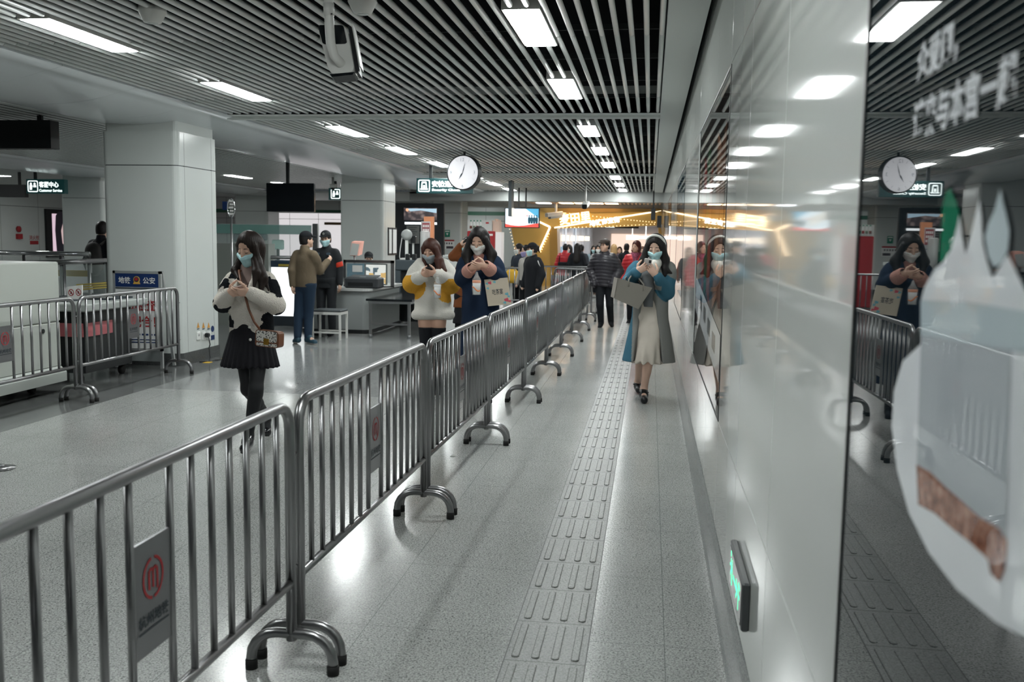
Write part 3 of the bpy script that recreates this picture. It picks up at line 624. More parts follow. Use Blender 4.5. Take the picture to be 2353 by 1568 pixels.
b = MB(); b.loft([[o+ux*x-uy*d+uz*z for x, z in rrect(.012, wd-.012, .006, .028, .008, 3)] for d in (.035, .037)]); put('front_canvas', b, fab, bg)
b = MB(); b.loft([[o+ux*x-uy*d+uz*z for x, z in rrect(wd*.5-.018, wd*.5+.022, .018, .062, .006, 3)] for d in (.043, .05)]); put('clasp', b, mat('brass', (.75, .42, .08), .25, 1), bg)
b = MB(); st = [p(571, 632, .1), p(560, 624, .0), p(549, 622, -.05), p(553, 645, -.13), p(562, 675, -.185), p(572, 712, -.20), p(584, 740, -.20), o+uz*.118+ux*.012]
for i in range(len(st)-1): pass
b.tube(st, .0085, 8); put('strap', b, BROWN, bg)

# ---- woman in the white and yellow jacket
Y = 9.4; p = PX(Y); B = frame((-.05, -1, 0)); HB = frame((-.12, -1, -.38)); hc = p(989, 576, -.02)
J = dict(B=B, nk=p(991, 609, .03), ch=p(993, 640, .02), pel=p(995, 702, .03), shR=p(964, 616, 0), shL=p(1024, 619, .0), elR=p(947, 652, -.02), wrR=p(967, 635, -.22), elL=p(1036, 654, -.02), wrL=p(1004, 630, -.24),
    hpR=p(976, 718), hpL=p(1010, 718), knR=p(979, 805, -.03), anR=p(985, 895), toR=p(982, 911, -.13), knL=p(1007, 805, -.03), anL=p(1005, 895, .03), toL=p(1006, 911, -.1))
zb = p(990, 752)[2]
def paintE(C): m = np.zeros(len(C)); m[C[:, 2] < .3] = 0; return m
hE = {'R': dict(d=(.9, -.1, .3), n=(.15, .8, .5), side=1, curl=.38), 'L': dict(d=(-.9, -.2, .12), n=(-.15, .8, .5), side=-1, curl=.42)}
tE, J, s, hs = person('woman in white and yellow jacket and over-knee boots holding a phone', Y, hc, HB, J, 1.58, .005, 1, hE, mask=MASK_GREY)
P = lambda x, y, z: hc+hs*(x*HB[0]+y*HB[1]+z*HB[2]); HA = HAIR('hair_auburn', (.05, .018, .012))
hair_cap(hc, HB, hs, low=-.3, M=HA, t=tE, vox=.007, fringe=.022, extra=[cap(P(0, -.05, 0), p(995, 615, .09), .085, .1, .05), cap(P(-.075, .03, .03), p(1010, 600, -.06), .026, .04, .02), cap(p(1010, 600, -.06), p(1022, 622, -.11), .042, .024, .02), cap(p(1005, 598, -.1), p(1010, 632, -.16), .034, .012, .02), cap(P(.076, .02, .03), p(976, 598, -.04), .022, .022, .02), cap(p(976, 598, -.04), p(979, 618, -.09), .022, .008, .02)])
garment_top(tE, J, s, mat('top_black_print', (.018, .017, .018), .8), p(995, 690)[2], .011, .135, .13, (.05, .045, .035), 'top', cuff=.5)
YEL = mat('fleece_yellow', (.66, .34, .045), .95, spec=.1, bump=((110, 110, 110), 1., .012))
yl = [(p(950, 655, -.05), .15, 633), (p(1033, 660, -.05), .16, 639)]
def paint_yellow(C):
    m = np.zeros(len(C))
    for c, r_, yy in yl: m[(np.linalg.norm(C-c, axis=1) < r_) & (C[:, 2] < at(990, yy, 9.3)[2]-.12*np.abs(C[:, 0]-c[0]))] = 1
    return m
garment_top(tE, J, s, [mat('fleece_cream', (.62, .60, .55), .95, spec=.1, bump=((120, 120, 120), .9, .01)), YEL], p(995, 721)[2], .008, .195, .215, (.092, .098, .062), 'fleece_jacket', paint=paint_yellow, cuff=.9,
    extra=[cap(p(966, 603, .0), p(978, 640, -.19), .045, .035, .03), cap(p(1020, 606, .0), p(1006, 640, -.19), .052, .035, .03), cap(J['nk']+B[1]*.03, p(992, 640, -.22), .062, .035, .02, op='-'), cap(p(992, 640, -.22), p(994, 690, -.24), .035, .012, .02, op='-'), cap(p(994, 660, -.25), p(996, 745, -.27), .012, .012, .02, op='-'),
           cap(p(956, 724, -.06), p(1034, 724, -.06), .05, .05, .05)])
blob('boot', [cap(J['knR']+Z_*(zb-J['knR'][2]), J['knR'], .078, .058, .02), cap(J['knR'], J['anR'], .056, .046, .02), cap(J['anR'], J['toR'], .046, .036, .03), cut((0, 0, zb), (0, 0, 1)), cut((0, 0, .002), (0, 0, -1))], .009, BLK, tE)
blob('boot', [cap(J['knL']+Z_*(zb-J['knL'][2]), J['knL'], .078, .058, .02), cap(J['knL'], J['anL'], .056, .046, .02), cap(J['anL'], J['toL'], .046, .036, .03), cut((0, 0, zb), (0, 0, 1)), cut((0, 0, .002), (0, 0, -1))], .009, BLK, tE)
phone('black smartphone held by the woman in white and yellow', hold(J, hE, s), (.1, .6, .8), (.15, -.8, .6), case=PHONE_B)
def drink(label, c0, c1, wd, accent):
    """paper cup in a clear carrier bag, c0 top of the bag, c1 bottom"""
    t = thing('drink_bag', label, 'drink', c1); h = c0[2]-c1[2]; b = MB(); C0 = np.array([c1[0], c1[1], 0])
    b.lathe([(.0005, c1[2]+.005), (wd*.36, c1[2]+.005), (wd*.46, c1[2]+h*.62), (.0005, c1[2]+h*.62)], C0, 18); cp = put('cup', b, G['paper'], t)
    b = MB(); z = c1[2]+h*.26
    b.tube([np.array([c1[0]+wd*.47*math.cos(q), c1[1]+wd*.47*math.sin(q), z+.02*math.sin(q*2.1+.4)]) for q in np.linspace(-2.6, -.5, 12)], .006, 6); put('stripe', b, G['orange_print'], cp)
    b = MB(); b.lathe([(wd*.455, c1[2]+h*.52), (wd*.47, c1[2]+h*.54), (wd*.47, c1[2]+h*.62), (wd*.44, c1[2]+h*.63)], C0, 18); put('lid', b, G['orange_print'] if accent else G['paper'], cp)
    b = MB(); b.lathe([(wd*.46, c1[2]), (wd*.52, c1[2]+h*.3), (wd*.5, c1[2]+h*.65), (wd*.2, c1[2]+h*.85), (.008, c1[2]+h)], C0, 14); put('clear_bag', b, mat('clear_film', (.8, .82, .82), .12, alpha=.22), t)
drink('cup in clear bag hanging from the hand of the white and yellow jacket woman', p(1006, 636, -.3), p(1005, 686, -.3), .075, False)

# ---- woman in the long dark coat with glasses
Y = 9.1; p = PX(Y); B = frame((0, -1, 0)); HB = frame((-.08, -1, -.42)); hc = p(1100, 553, -.02)
J = dict(B=B, nk=p(1102, 590, .03), ch=p(1103, 632, .02), pel=p(1104, 705, .03), shR=p(1070, 602, 0), shL=p(1136, 602, 0), elR=p(1064, 640, -.02), wrR=p(1081, 618, -.22), elL=p(1147, 640, -.02), wrL=p(1118, 613, -.24),
    hpR=p(1088, 730), hpL=p(1120, 730), knR=p(1089, 820, -.02), anR=p(1088, 905), toR=p(1085, 922, -.13), knL=p(1119, 820, -.02), anL=p(1119, 905), toL=p(1122, 922, -.13))
hF = {'R': dict(d=(.92, -.1, .22), n=(.15, .8, .5), side=1, curl=.38), 'L': dict(d=(-.9, -.2, .05), n=(-.15, .8, .5), side=-1, curl=.42)}
tF, J, s, hs = person('woman with long black hair and glasses in a long dark coat, holding a phone', Y, hc, HB, J, 1.66, .005, 0, hF, mask=MASK_WHITE)
P = lambda x, y, z: hc+hs*(x*HB[0]+y*HB[1]+z*HB[2])
hair_cap(hc, HB, hs*1.04, low=-.3, M=HAIR(), t=tF, vox=.007, extra=[cap(P(0, -.05, 0), p(1103, 620, .1), .09, .11, .05), cap(P(-.08, .03, .03), p(1130, 585, -.04), .026, .045, .02), cap(p(1130, 585, -.04), p(1124, 628, -.13), .045, .012, .03), cap(P(.08, .03, .03), p(1072, 585, -.04), .026, .045, .02), cap(p(1072, 585, -.04), p(1078, 628, -.13), .045, .012, .03)])
b = MB()
for k in (-1, 1): b.tube([P(k*.034+.025*math.cos(q), .113-.1*abs(k*.034+.025*math.cos(q))*.4, -.014+.021*math.sin(q)) for q in np.linspace(0, 2*math.pi, 15)], .0014, 5)
b.tube([P(-.01, .112, -.012), P(.01, .112, -.012)], .0014, 5)
for k in (-1, 1): b.tube([P(k*.059, .104, -.01), P(k*.078, .02, .0)], .0014, 5)
put('glasses', b, mat('wire_frame', (.4, .35, .3), .3, 1), tF)
PINK = mat('fleece_pink', (.52, .28, .23), .95, spec=.1, bump=((120, 120, 120), 1., .01))
blob('shirt', [cap(J['pel'], J['ch'], .12, .125, .04, (B[1], 1.4)), cap(J['ch']+B[1]*.02, J['nk']+B[1]*.03, .085, .06, .04), cut(p(1100, 700), (0, 0, -1))], .01, mat('shirt_pink', (.36, .18, .15), .85), tF)
ct = garment_top(tF, J, s, NAVY, p(1104, 850)[2], .009, .178, .235, (.074, .082, .06), 'coat', cuff=.8, sqf=1.15,
    extra=[cap(J['nk']+B[1]*.05, p(1100, 640, -.24), .045, .03, .015, op='-'), cap(p(1100, 640, -.24), p(1104, 860, -.3), .02, .02, .01, op='-'), cap(p(1079, 592, -.0), p(1091, 635, -.17), .035, .02, .02), cap(p(1123, 592, -.0), p(1111, 635, -.17), .035, .02, .02)])
for k, (a, c) in enumerate(((J['elR'], J['wrR']), (J['elL'], J['wrL']))): blob('cuff', [cap(a+(c-a)*.72, a+(c-a)*1.0, .066, .058, .01), cap(a+(c-a)*.98, a+(c-a)*1.1, .04, .04, .005, op='-')], .008, PINK, tF)
trousers(tF, J, s, mat('trousers_dark', (.02, .014, .016), .8), rad=(.08, .062, .052)); shoes(tF, J, s, BLK)
phone('smartphone in the hands of the woman in the long dark coat', hold(J, hF, s), (.05, .6, .8), (.9, .1, .2), case=mat('phone_pink', (.45, .3, .3), .3))
drink('cup in clear bag with orange print hanging before the long dark coat', p(1104, 625, -.31), p(1095, 678, -.31), .085, True)
# paper gift bag on her arm
a = [p(1113, 643, -.16), p(1169, 638, -.12), p(1175, 699, -.12), p(1122, 704, -.16)]
t = thing('paper_bag', 'cream paper gift bag with flowers hanging from the arm of the dark coat woman', 'bag', a[3]); ux = unit(a[2]-a[3]); uy = unit(a[0]-a[3]); nn = unit(np.cross(ux, uy)); wd = np.linalg.norm(a[2]-a[3]); hg = np.linalg.norm(a[0]-a[3])
b = MB(); o = a[3]
if nn[1] > 0: nn = -nn
for q0, q1 in (((0, 0), (wd, 0)), ((wd, 0), (wd, .09)), ((wd, .09), (0, .09)), ((0, .09), (0, 0))):
    e0 = o+ux*q0[0]-nn*q0[1]; e1 = o+ux*q1[0]-nn*q1[1]; dd = unit(np.cross(e1-e0, uy))*.0015; b.loft([[e0, e1, e1+uy*hg, e0+uy*hg], [e0+dd, e1+dd, e1+uy*hg+dd, e0+uy*hg+dd]])
b.loft([[o, o+ux*wd, o+ux*wd-nn*.09, o-nn*.09], [q+uy*.002 for q in (o, o+ux*wd, o+ux*wd-nn*.09, o-nn*.09)]]); body = put('bag_body', b, mat('kraft_cream', (.56, .49, .39), .7), t)
def disc(mb, x, y, r, n=7, wob=.3, lift=.0022):
    P_ = [(x+r*(1+wob*math.sin(i*2.3))*math.cos(i*2*math.pi/n), y+r*(1+wob*math.sin(i*2.3))*math.sin(i*2*math.pi/n)) for i in range(n)]; mb.add([o+ux*u_+uy*v_+nn*lift for u_, v_ in P_], [tuple(range(n))])
for nm, cl, pts in (('flower_red', (.6, .08, .12), ((.045, hg-.035, .016), (wd-.04, .045, .02), (wd-.012, .03, .012))), ('flower_blue', (.15, .42, .5), ((.018, hg-.04, .012), (.09, hg-.03, .013), (.02, hg-.085, .012), (wd-.03, .1, .016), (wd-.06, .02, .014), (wd-.015, .075, .012)))):
    b = MB()
    for q in pts: disc(b, *q)
    put('flower_print', b, mat(nm, cl, .6), body)
b = MB(); text(b, '吃茶宴', o+ux*wd*.26+uy*hg*.4, ux, uy, w=wd*.46, h=.055, bold=.01, lift=0); b.v = [v+nn*.0025 for v in b.v]; put('lettering', b, G['dark_print'], body)
for zz in (.0, .086):
    b = MB(); q0 = o+ux*wd*.35+uy*hg-nn*zz; q1 = o+ux*wd*.65+uy*hg-nn*zz; m_ = (q0+q1)/2+uy*.12; b.tube([q0-uy*.01, q0*.6+m_*.4+uy*.03, m_, q1*.6+m_*.4+uy*.03, q1-uy*.01], .0025, 6); put('handle', b, mat('cord_orange', (.45, .16, .06), .7), t)

# ---- woman with the headband, walking beside the wall
Y = 9.4; p = PX(Y); B = frame((-.12, -1, 0)); HB = frame((-.22, -1, -.38)); hc = p(1507, 568, -.02)
J = dict(B=B, nk=p(1504, 604, .03), ch=p(1501, 645, .02), pel=p(1494, 712, .03), shR=p(1464, 614, 0), shL=p(1537, 616, .03), elR=p(1446, 648, -.08), wrR=p(1463, 625, -.25), elL=p(1533, 672, -.05), wrL=p(1508, 634, -.25),
    hpR=p(1478, 728), hpL=p(1506, 728), knL=p(1492, 812, -.08), anL=p(1479, 898, .02), toL=p(1480, 919, -.12), knR=p(1474, 812, .1), anR=p(1466, 880, .55), toR=p(1468, 896, .44))
hL = {'R': dict(d=(.75, -.2, .45), n=(.2, .85, .4), side=1, curl=.8), 'L': dict(d=(-.6, -.2, .7), n=(-.2, .85, .4), side=-1, curl=.8)}
tL, J, s, hs = person('woman with white headband in open grey and blue coat walking by the wall', Y, hc, HB, J, 1.63, .005, 2, hL, mask=MASK_BLUE, body_mats=[skin(2), mat('slip_cream', (.62, .56, .49), .85)], paint=lambda C: ((C[:, 2] > .42) & (C[:, 2] < .98)).astype(float))
P = lambda x, y, z: hc+hs*(x*HB[0]+y*HB[1]+z*HB[2])
hair_cap(hc, HB, hs*1.04, low=-.3, M=HAIR(), t=tL, vox=.007, extra=[cap(P(0, -.05, 0), p(1508, 625, .1), .09, .095, .05), cap(P(-.08, .03, .03), p(1528, 598, -.03), .028, .042, .02), cap(p(1528, 598, -.03), p(1527, 632, -.08), .042, .022, .03), cap(p(1530, 620, -.06), p(1543, 628, -.08), .03, .01, .03), cap(P(.08, .03, .03), p(1478, 600, -.04), .026, .038, .02), cap(p(1478, 600, -.04), p(1480, 622, -.1), .038, .016, .03)])
b = MB(); b.tube([P(.096*math.cos(q), -.005+.036*math.sin(q), .033+.106*math.sin(q)) for q in np.linspace(-.05, math.pi+.05, 22)], .0125*hs, 8); put('headband', b, mat('headband_white', (.68, .68, .64), .6), tL)
GREYC = mat('coat_grey', (.21, .21, .20), .9, spec=.15, bump=((130, 130, 130), .4, .003)); TEALC = mat('coat_blue', (.045, .13, .185), .9, spec=.15, bump=((130, 130, 130), .4, .003)); CREAM = mat('dress_cream', (.62, .56, .49), .85, bump=((8, 8, 1.2), .5, .01))
zh = p(1491, 832)[2]; thighs = [cap(J['hp'+S_]*.6+J['kn'+S_]*.4, J['kn'+S_], .086, .08, .05) for S_ in 'LR']; cD = p(1490, 790, -.0); zk = p(1490, 795)[2]
blob('dress', [cap(J['pel'], J['ch'], .14, .13, .04, (B[1], 1.4)), cap(J['pel'], np.array([cD[0], cD[1], zk]), .145, .122, .03, (B[1], 1.15)), cap(np.array([cD[0], cD[1], zk]), np.array([cD[0], cD[1], zh]), .122, .15, .02), *thighs, cut((0, 0, zh), (0, 0, -1)), dict(op='f', t='f', f=lambda x, y, z: .014*np.sin(np.arctan2(y-cD[1], x-cD[0])*11)*np.clip((zk+.06-z)/.2, 0, 1))], .008, CREAM, tL)
xl = p(1447, 800)[0]
def paint_coat(C):
    m = np.zeros(len(C)); low = C[:, 2] < J['pel'][2]+.25
    m[(C[:, 0] < xl+.02) & low] = 1
    for S_ in 'LR':
        for a, c in ((J['sh'+S_], J['el'+S_]), (J['el'+S_], J['wr'+S_])):
            ba = c-a; t_ = np.clip((C-a)@ba/(ba@ba), 0, 1); m[np.linalg.norm(C-a-t_[:, None]*ba, axis=1) < .094] = 1
    m[(np.linalg.norm(C-p(1545, 622, .0), axis=1) < .1)] = 0
    m[(np.abs(C[:, 0]-p(1500, 640)[0]) < .085) & (C[:, 2] > J['pel'][2]+.2) & (C[:, 1] > Y-.22)] = 0
    return m
garment_top(tL, J, s, [GREYC, TEALC], zh+.005, .008, .172, .275, (.072, .072, .056), 'coat', paint=paint_coat, cuff=.9, sqf=1.3,
    extra=[cap(p(1533, 612, .02), p(1546, 622, -.03), .04, .03, .03), cap(p(1496, 640, -.22), p(1488, 720, -.25), .03, .085, .02, op='-'), cap(p(1488, 695, -.19), p(1489, 860, -.2), .075, .125, .02, op='-'), cap(p(1488, 700, -.13), p(1489, 860, -.1), .085, .15, .02, op='-'), cap(J['nk']+B[1]*.05, p(1498, 640, -.22), .055, .04, .02, op='-')])
blob('scarf', [cap(p(1484, 606, -.03), p(1503, 612, -.1), .04, .045, .03), cap(p(1503, 612, -.1), p(1517, 602, -.02), .045, .04, .03), cap(p(1503, 610, -.1), p(1500, 628, -.12), .05, .045, .03), cap(J['nk'], J['nk']+Z_*.03, .075, .07, .03)], .009, mat('scarf_cream', (.6, .58, .53), .9, bump=((60, 60, 20), .6, .006)), tL)
blob('shawl', [cap(p(1486, 640, -.12), p(1487, 668, -.17), .07, .065, .03), cap(p(1487, 668, -.17), p(1490, 704, -.16), .06, .045, .03, (B[1], 1.6)), cut(p(1490, 703), (0, 0, -1))], .009, mat('shawl_grey', (.10, .105, .11), .95, spec=.1), tL)
shoes(tL, J, s, mat('shoe_black', (.008, .008, .01), .3), .007)
for S_ in 'LR':
    b = MB(); a_ = J['an'+S_]; b.tube([a_+np.array([.045*math.cos(q), -.03+.04*math.sin(q), -.012-.004*math.sin(q)]) for q in np.linspace(0, 2*math.pi, 16)], .006, 6); put('shoe_strap', b, BLK, tL)
phone('pale smartphone held up by the woman with the white headband', hold(J, hL, s)+Z_*.03, (.12, .75, .65), (.1, -.6, .75), case=mat('phone_pale', (.62, .58, .56), .25))
# tote
t = thing('tote_bag', 'large taupe tote bag on the forearm of the headband woman', 'bag', p(1440, 710, -.2)); TAUPE = mat('leather_taupe', (.235, .215, .19), .5, bump=((300, 300, 300), .2, .001))
fr = [p(1419, 640, -.34), p(1499, 662, -.24), p(1467, 711, -.26), p(1411, 686, -.34)]; n_ = unit(np.cross(fr[1]-fr[3], fr[0]-fr[2])); n_ = n_ if n_[1] > 0 else -n_
bk = [q+n_*.13 for q in fr]; bk[2] = fr[2]+n_*.1+(fr[1]-fr[2])*.02; b = MB(); th = .006
b.loft([[fr[0], fr[1], fr[2], fr[3]], [q+n_*th for q in fr]]); b.loft([[q-n_*th for q in bk], bk]); b.loft([[fr[3], fr[2], bk[2], bk[3]], [q+unit(fr[0]-fr[3])*th for q in (fr[3], fr[2], bk[2], bk[3])]])
for i, j in ((1, 2), (0, 3)): q = [fr[i], bk[i], bk[j], fr[j]]; ins = unit(fr[0]-fr[1] if i == 1 else fr[1]-fr[0])*th; b.loft([q, [z+ins for z in q]])
put('bag_body', b, TAUPE, t)
for d0 in (.0, .125):
    b = MB(); q0 = fr[0]*.68+fr[1]*.32+n_*d0-Z_*.03; q1 = fr[0]*.25+fr[1]*.75+n_*d0-Z_*.03; top = J['elR']*.45+J['wrR']*.55+Z_*.062+n_*(d0-.06)*.3; b.tube([q0-Z_*.02, q0+Z_*.05, q0*.3+top*.7+Z_*.0, top, q1*.3+top*.7, q1+Z_*.04, q1-Z_*.02], .0075, 8); put('handle', b, TAUPE, t)
# ---- the others: quicker figures, each with its own clothes
def quick(label, px, top, Y, fwd, hfwd, top_c, leg_c=BLK, hair='short', hair_m=None, mask=None, arms='down', vox=.014, hem=.78, cap_m=None, rt=.165, rh=None, sk=0, stride=.0, over=None, eyes='open', skirt=None, sl=(.066, .06, .048), h=None, hoodie=None, quilt=0, cuff=1., shoe=None, sole=None, hc_off=None, name='jacket', far=False):
    p = PX(Y); zt = p(px, top)[2]; g = p(px, top); J, hc = stand(g[0], g[1], zt-.012, fwd, arms=arms, stride=stride, h=h or zt)
    if over: over(J, p)
    if hc_off is not None: hc = hc+np.array(hc_off)
    HB = frame(hfwd); s0 = (h or zt)/1.65
    t, J, s, hs = person(label, Y, hc, HB, J, h or zt, vox, sk, None, eyes if not far else 'open', mask=mask)
    ex = []
    if quilt: ex.append(dict(op='f', t='f', f=lambda x, y, z: -.009*np.abs(np.sin(z*math.pi/quilt+.9*np.sin(x*9)))))
    garment_top(t, J, s, top_c, hem*s if hem < 2 else hem, max(.010, vox*.8), rt, rh, sl, name, ex, cuff=cuff, collar=.03 if not mask else .02)
    if skirt: blob('skirt', [cap(J['pel']+Z_*.05*s, J['pel']*[1, 1, 0]+Z_*skirt*s, .14*s, .2*s, .02, (J['B'][1], 1.3)), cut((0, 0, skirt*s+.01), (0, 0, -1))], vox, leg_c, t)
    trousers(t, J, s, leg_c, vox, rad=(.093, .068, .056)); shoes(t, J, s, shoe or BLK, vox*.8, sole)
    P = lambda x, y, z: hc+hs*(x*HB[0]+y*HB[1]+z*HB[2]); HM = hair_m or HAIR(); v = min(vox*.7, .0105)
    if hair == 'short': hair_cap(hc, HB, hs*.99, low=-.075, M=HM, t=t, vox=v)
    elif hair == 'long': hair_cap(hc, HB, hs*1.03, low=-.3, M=HM, t=t, vox=v, extra=[cap(P(0, -.05, 0), J['nk']-J['B'][1]*.07-Z_*.2*s, .085*s, .1*s, .05), cap(P(.078, .02, 0), J['shR']*.55+J['nk']*.45+J['B'][1]*.05-Z_*.03, .026, .03, .02), cap(P(-.078, .02, 0), J['shL']*.55+J['nk']*.45+J['B'][1]*.05-Z_*.03, .026, .03, .02)])
    elif hair == 'tail': hair_cap(hc, HB, hs, low=-.07, M=HM, t=t, vox=v, extra=[ell(P(0, -.115, .04), np.array([.03, .03, .03])*hs, k=.02), cap(P(0, -.12, .04), P(0, -.15, -.06), .03*hs, .014*hs, .02)])
    elif hair == 'bob': hair_cap(hc, HB, hs*1.02, low=-.11, M=HM, t=t, vox=v, fringe=.015, extra=[cap(P(.07, .0, .02), P(.076, .01, -.08), .025*hs, .03*hs, .02), cap(P(-.07, .0, .02), P(-.076, .01, -.08), .025*hs, .03*hs, .02)])
    if cap_m:
        q = [ell(P(0, -.008, .05), hs*np.array([.088, .105, .088]), HB, .01), cut(P(0, 0, .045), -HB[2]+HB[1]*.12)]
        o = blob('cap', q, .009, cap_m, t); blob('cap_visor', [cap(P(-.028, .1, .045), P(.028, .1, .045), .05*hs, k=.02, sq=(HB[2], 4.5)), cap(P(-.02, .13, .038), P(.02, .13, .038), .034*hs, k=.02, sq=(HB[2], 3.6)), cut(P(0, .06, 0), -HB[1])], .006, cap_m, o)
    return t, J, s, hc, HB, hs, P
TANJ = mat('jacket_tan', (.13, .098, .062), .85, bump=((25, 25, 14), .6, .008)); JEANS = mat('denim', (.012, .03, .06), .85); UNI = mat('uniform_black', (.009, .011, .014), .75)
# man in the tan jacket, seen from behind, talking with the guard
def ovB(J, p):
    J.update(elL=p(671, 622, -.03), wrL=p(673, 655, -.04), elR=p(735, 622, .06), wrR=p(752, 602, .2), anL=p(684, 772, -.05), toL=p(679, 784, .0), anR=p(708, 772, .0), toR=p(722, 787, -.1), knL=p(686, 725, 0), knR=p(709, 725, .02))
tB, J, s, hc, HB, hs, P = quick('man in tan jacket and dark jeans seen from behind, facing the guard', 701, 529, 13.35, (.35, .9, 0), (.75, .65, .05), TANJ, JEANS, cap_m=BLK, shoe=mat('sneaker_blue', (.02, .06, .09), .7), sole=mat('sole_pale', (.5, .48, .45), .6), over=ovB, hem=.83, rt=.175, vox=.012, sl=(.07, .062, .05), stride=-.05)
# guard standing
def ovC(J, p): J.update(elL=p(781, 618, .02), wrL=p(781, 652, -.05), elR=p(718, 618, .08), wrR=p(717, 652, .1))
tC, J, s, hc, HB, hs, P = quick('security guard standing in black uniform with cap, mask and red armband', 750, 528, 14.55, (-.1, -1, 0), (.0, -1, -.08), UNI, UNI, mask=MASK_BLUE, cap_m=UNI, over=ovC, hem=.75, rt=.165, vox=.012, eyes='open', h=1.66)
blob('armband', [cap(J['shL']*.45+J['elL']*.55, J['shL']*.1+J['elL']*.9, .069, .066, .01), cut(J['shL']*.42+J['elL']*.58, J['shL']-J['elL']), cut(J['shL']*.12+J['elL']*.88, J['elL']-J['shL'])], .008, mat('armband_red', (.55, .035, .012), .6), tC)
b = MB(); q = P(0, .098, .085); b.prism(circle(0, 0, .018, 8, .02), q, HB[0], HB[2], HB[1]*.006); put('cap_badge', b, mat('badge_silver', (.5, .5, .48), .35, .8), tC)
for k in (-1, 1):
    c = J['ch']+J['B'][0]*.09*k+J['B'][1]*.118+Z_*.09; b = MB(); b.prism(rrect(-.03, .03, -.018, .018, .012, 3), c, J['B'][0], Z_, J['B'][1]*.01); put('chest_badge', b, mat('badge_blue', (.06, .09, .12), .5), tC)
b = MB(); c = J['pel']+J['B'][1]*.122+Z_*.06; b.prism(rrect(-.025, .025, -.02, .02, .006, 2), c, J['B'][0], Z_, J['B'][1]*.012); put('belt_buckle', b, G['chrome'], tC)
# seated guard behind the desk
def ovD(J, p):
    d = J['B'][1]*.42
    for S_ in 'LR': J['kn'+S_] = J['hp'+S_]+d; J['an'+S_] = J['kn'+S_]*[1, 1, 0]+Z_*.09; J['to'+S_] = J['an'+S_]+J['B'][1]*.13-Z_*.05
tD, J, s, hc, HB, hs, P = quick('security guard sitting behind the desk monitor, only the cap and eyes showing', 848, 577, 17.75, (.1, -1, 0), (.35, -1, -.1), UNI, UNI, mask=MASK_BLUE, cap_m=UNI, over=ovD, hem=.45, h=1.68, arms='front')
for o in [o for o in tD.children if o.name.startswith('shoe')]: pass
# man in the flat cap and quilted jacket
PUF = mat('puffer_dark', (.022, .02, .026), .4, spec=.5, bump=((40, 40, 40), .35, .006)); CAPB = mat('flat_cap_brown', (.05, .036, .03), .85)
def ovJ(J, p): J.update(knR=p(1379, 702, -.1), anR=p(1381, 742, .0), toR=p(1378, 752, -.13), knL=p(1401, 702, -.02), anL=p(1404, 740, .12), toL=p(1406, 748, .0))
tJ, J, s, hc, HB, hs, P = quick('man in brown flat cap and dark quilted jacket, hands in pockets', 1391, 547, 17.35, (-.12, -1, 0), (-.6, -.85, .02), PUF, BLK, over=ovJ, arms='pocket', hem=.75, rt=.185, quilt=.06, vox=.0132, cuff=1.35, sk=1, sl=(.08, .078, .06), h=1.62)
blob('flat_cap', [ell(P(0, .005, .075), hs*np.array([.092, .125, .05]), HB, .02), cap(P(-.03, .11, .052), P(.03, .11, .052), .04*hs, k=.03, sq=(HB[2], 2.5)), cut(P(0, 0, .042), -HB[2])], .009, CAPB, tJ)
# woman in red behind them
RED = mat('puffer_red', (.42, .012, .02), .45, spec=.5, bump=((45, 45, 45), .3, .005))
tK, J, s, hc, HB, hs, P = quick('woman in red quilted jacket and patterned scarf with short reddish hair', 1463, 551, 18.4, (-.15, -1, 0), (-.55, -.85, .05), RED, BLK, hair='bob', hair_m=HAIR('hair_red_brown', (.055, .014, .01)), hem=.72, rt=.18, quilt=.07, vox=.012, sk=1, sl=(.076, .072, .056), h=1.62)
blob('scarf', [cap(J['nk']-J['B'][0]*.06, J['nk']+J['B'][1]*.08-Z_*.03, .05, .055, .03), cap(J['nk']+J['B'][0]*.06, J['nk']+J['B'][1]*.08-Z_*.03, .05, .055, .03), cap(J['nk']+J['B'][1]*.09-Z_*.03, J['ch']+J['B'][1]*.14, .05, .035, .03)], .01, mat('scarf_plum', (.22, .05, .09), .9, vary=(40, .8)), tK)
# woman in orange raising her arm
ORG = mat('coat_rust', (.17, .05, .012), .9, bump=((100, 100, 100), .4, .004))
def ovG(J, p): J.update(elR=p(1041, 590, -.05), wrR=p(1058, 566, -.05), shR=p(1062, 586, .0))
tG, J, s, hc, HB, hs, P = quick('woman in rust orange coat raising a hand to her hair behind the dark coat', 1076, 542, 11.9, (-.05, -1, 0), (.25, -1, -.05), ORG, BLK, hair='tail', mask=MASK_BLUE, over=ovG, hem=.72, rt=.17, rh=.2, skirt=.5, vox=.011)
b = MB()
for i in range(5): b.lathe([(.001, -.006), (.007, 0), (.001, .006)], P(-.06+.03*i, .06, .115), 8)
put('hair_clip', b, G['chrome'], tG)
# three people near the crosswise barrier
tI, J, s, hc, HB, hs, P = quick('person in black hooded coat and cap, in profile before the crosswise barrier', 1226, 556, 16.6, (-.75, -.65, 0), (-.9, -.4, -.02), BLK, BLK, hair='tail', mask=MASK_BLUE, cap_m=BLK, hem=.5, rt=.19, rh=.2, sl=(.085, .08, .06), h=1.53, vox=.013)
b = MB(); c = J['shL']+Z_*-.12; c = at(1238, 606, 16.6)+np.array([0, -.21, 0]); b.prism([(0, .05), (.02, .0), (.055, -.05), (.03, .01), (.01, .06)], c, X_, Z_, Y_*.1); put('sleeve_emblem', b, G['paper'], tI)
quick('woman with violet mask in beige top, half hidden by the black hooded coat', 1211, 561, 18.0, (-.7, -.7, 0), (-.9, -.4, -.05), mat('jacket_beige', (.36, .34, .31), .8), BLK, hair='short', mask=MASK_VIOLET, hem=.7, vox=.013, h=1.5)
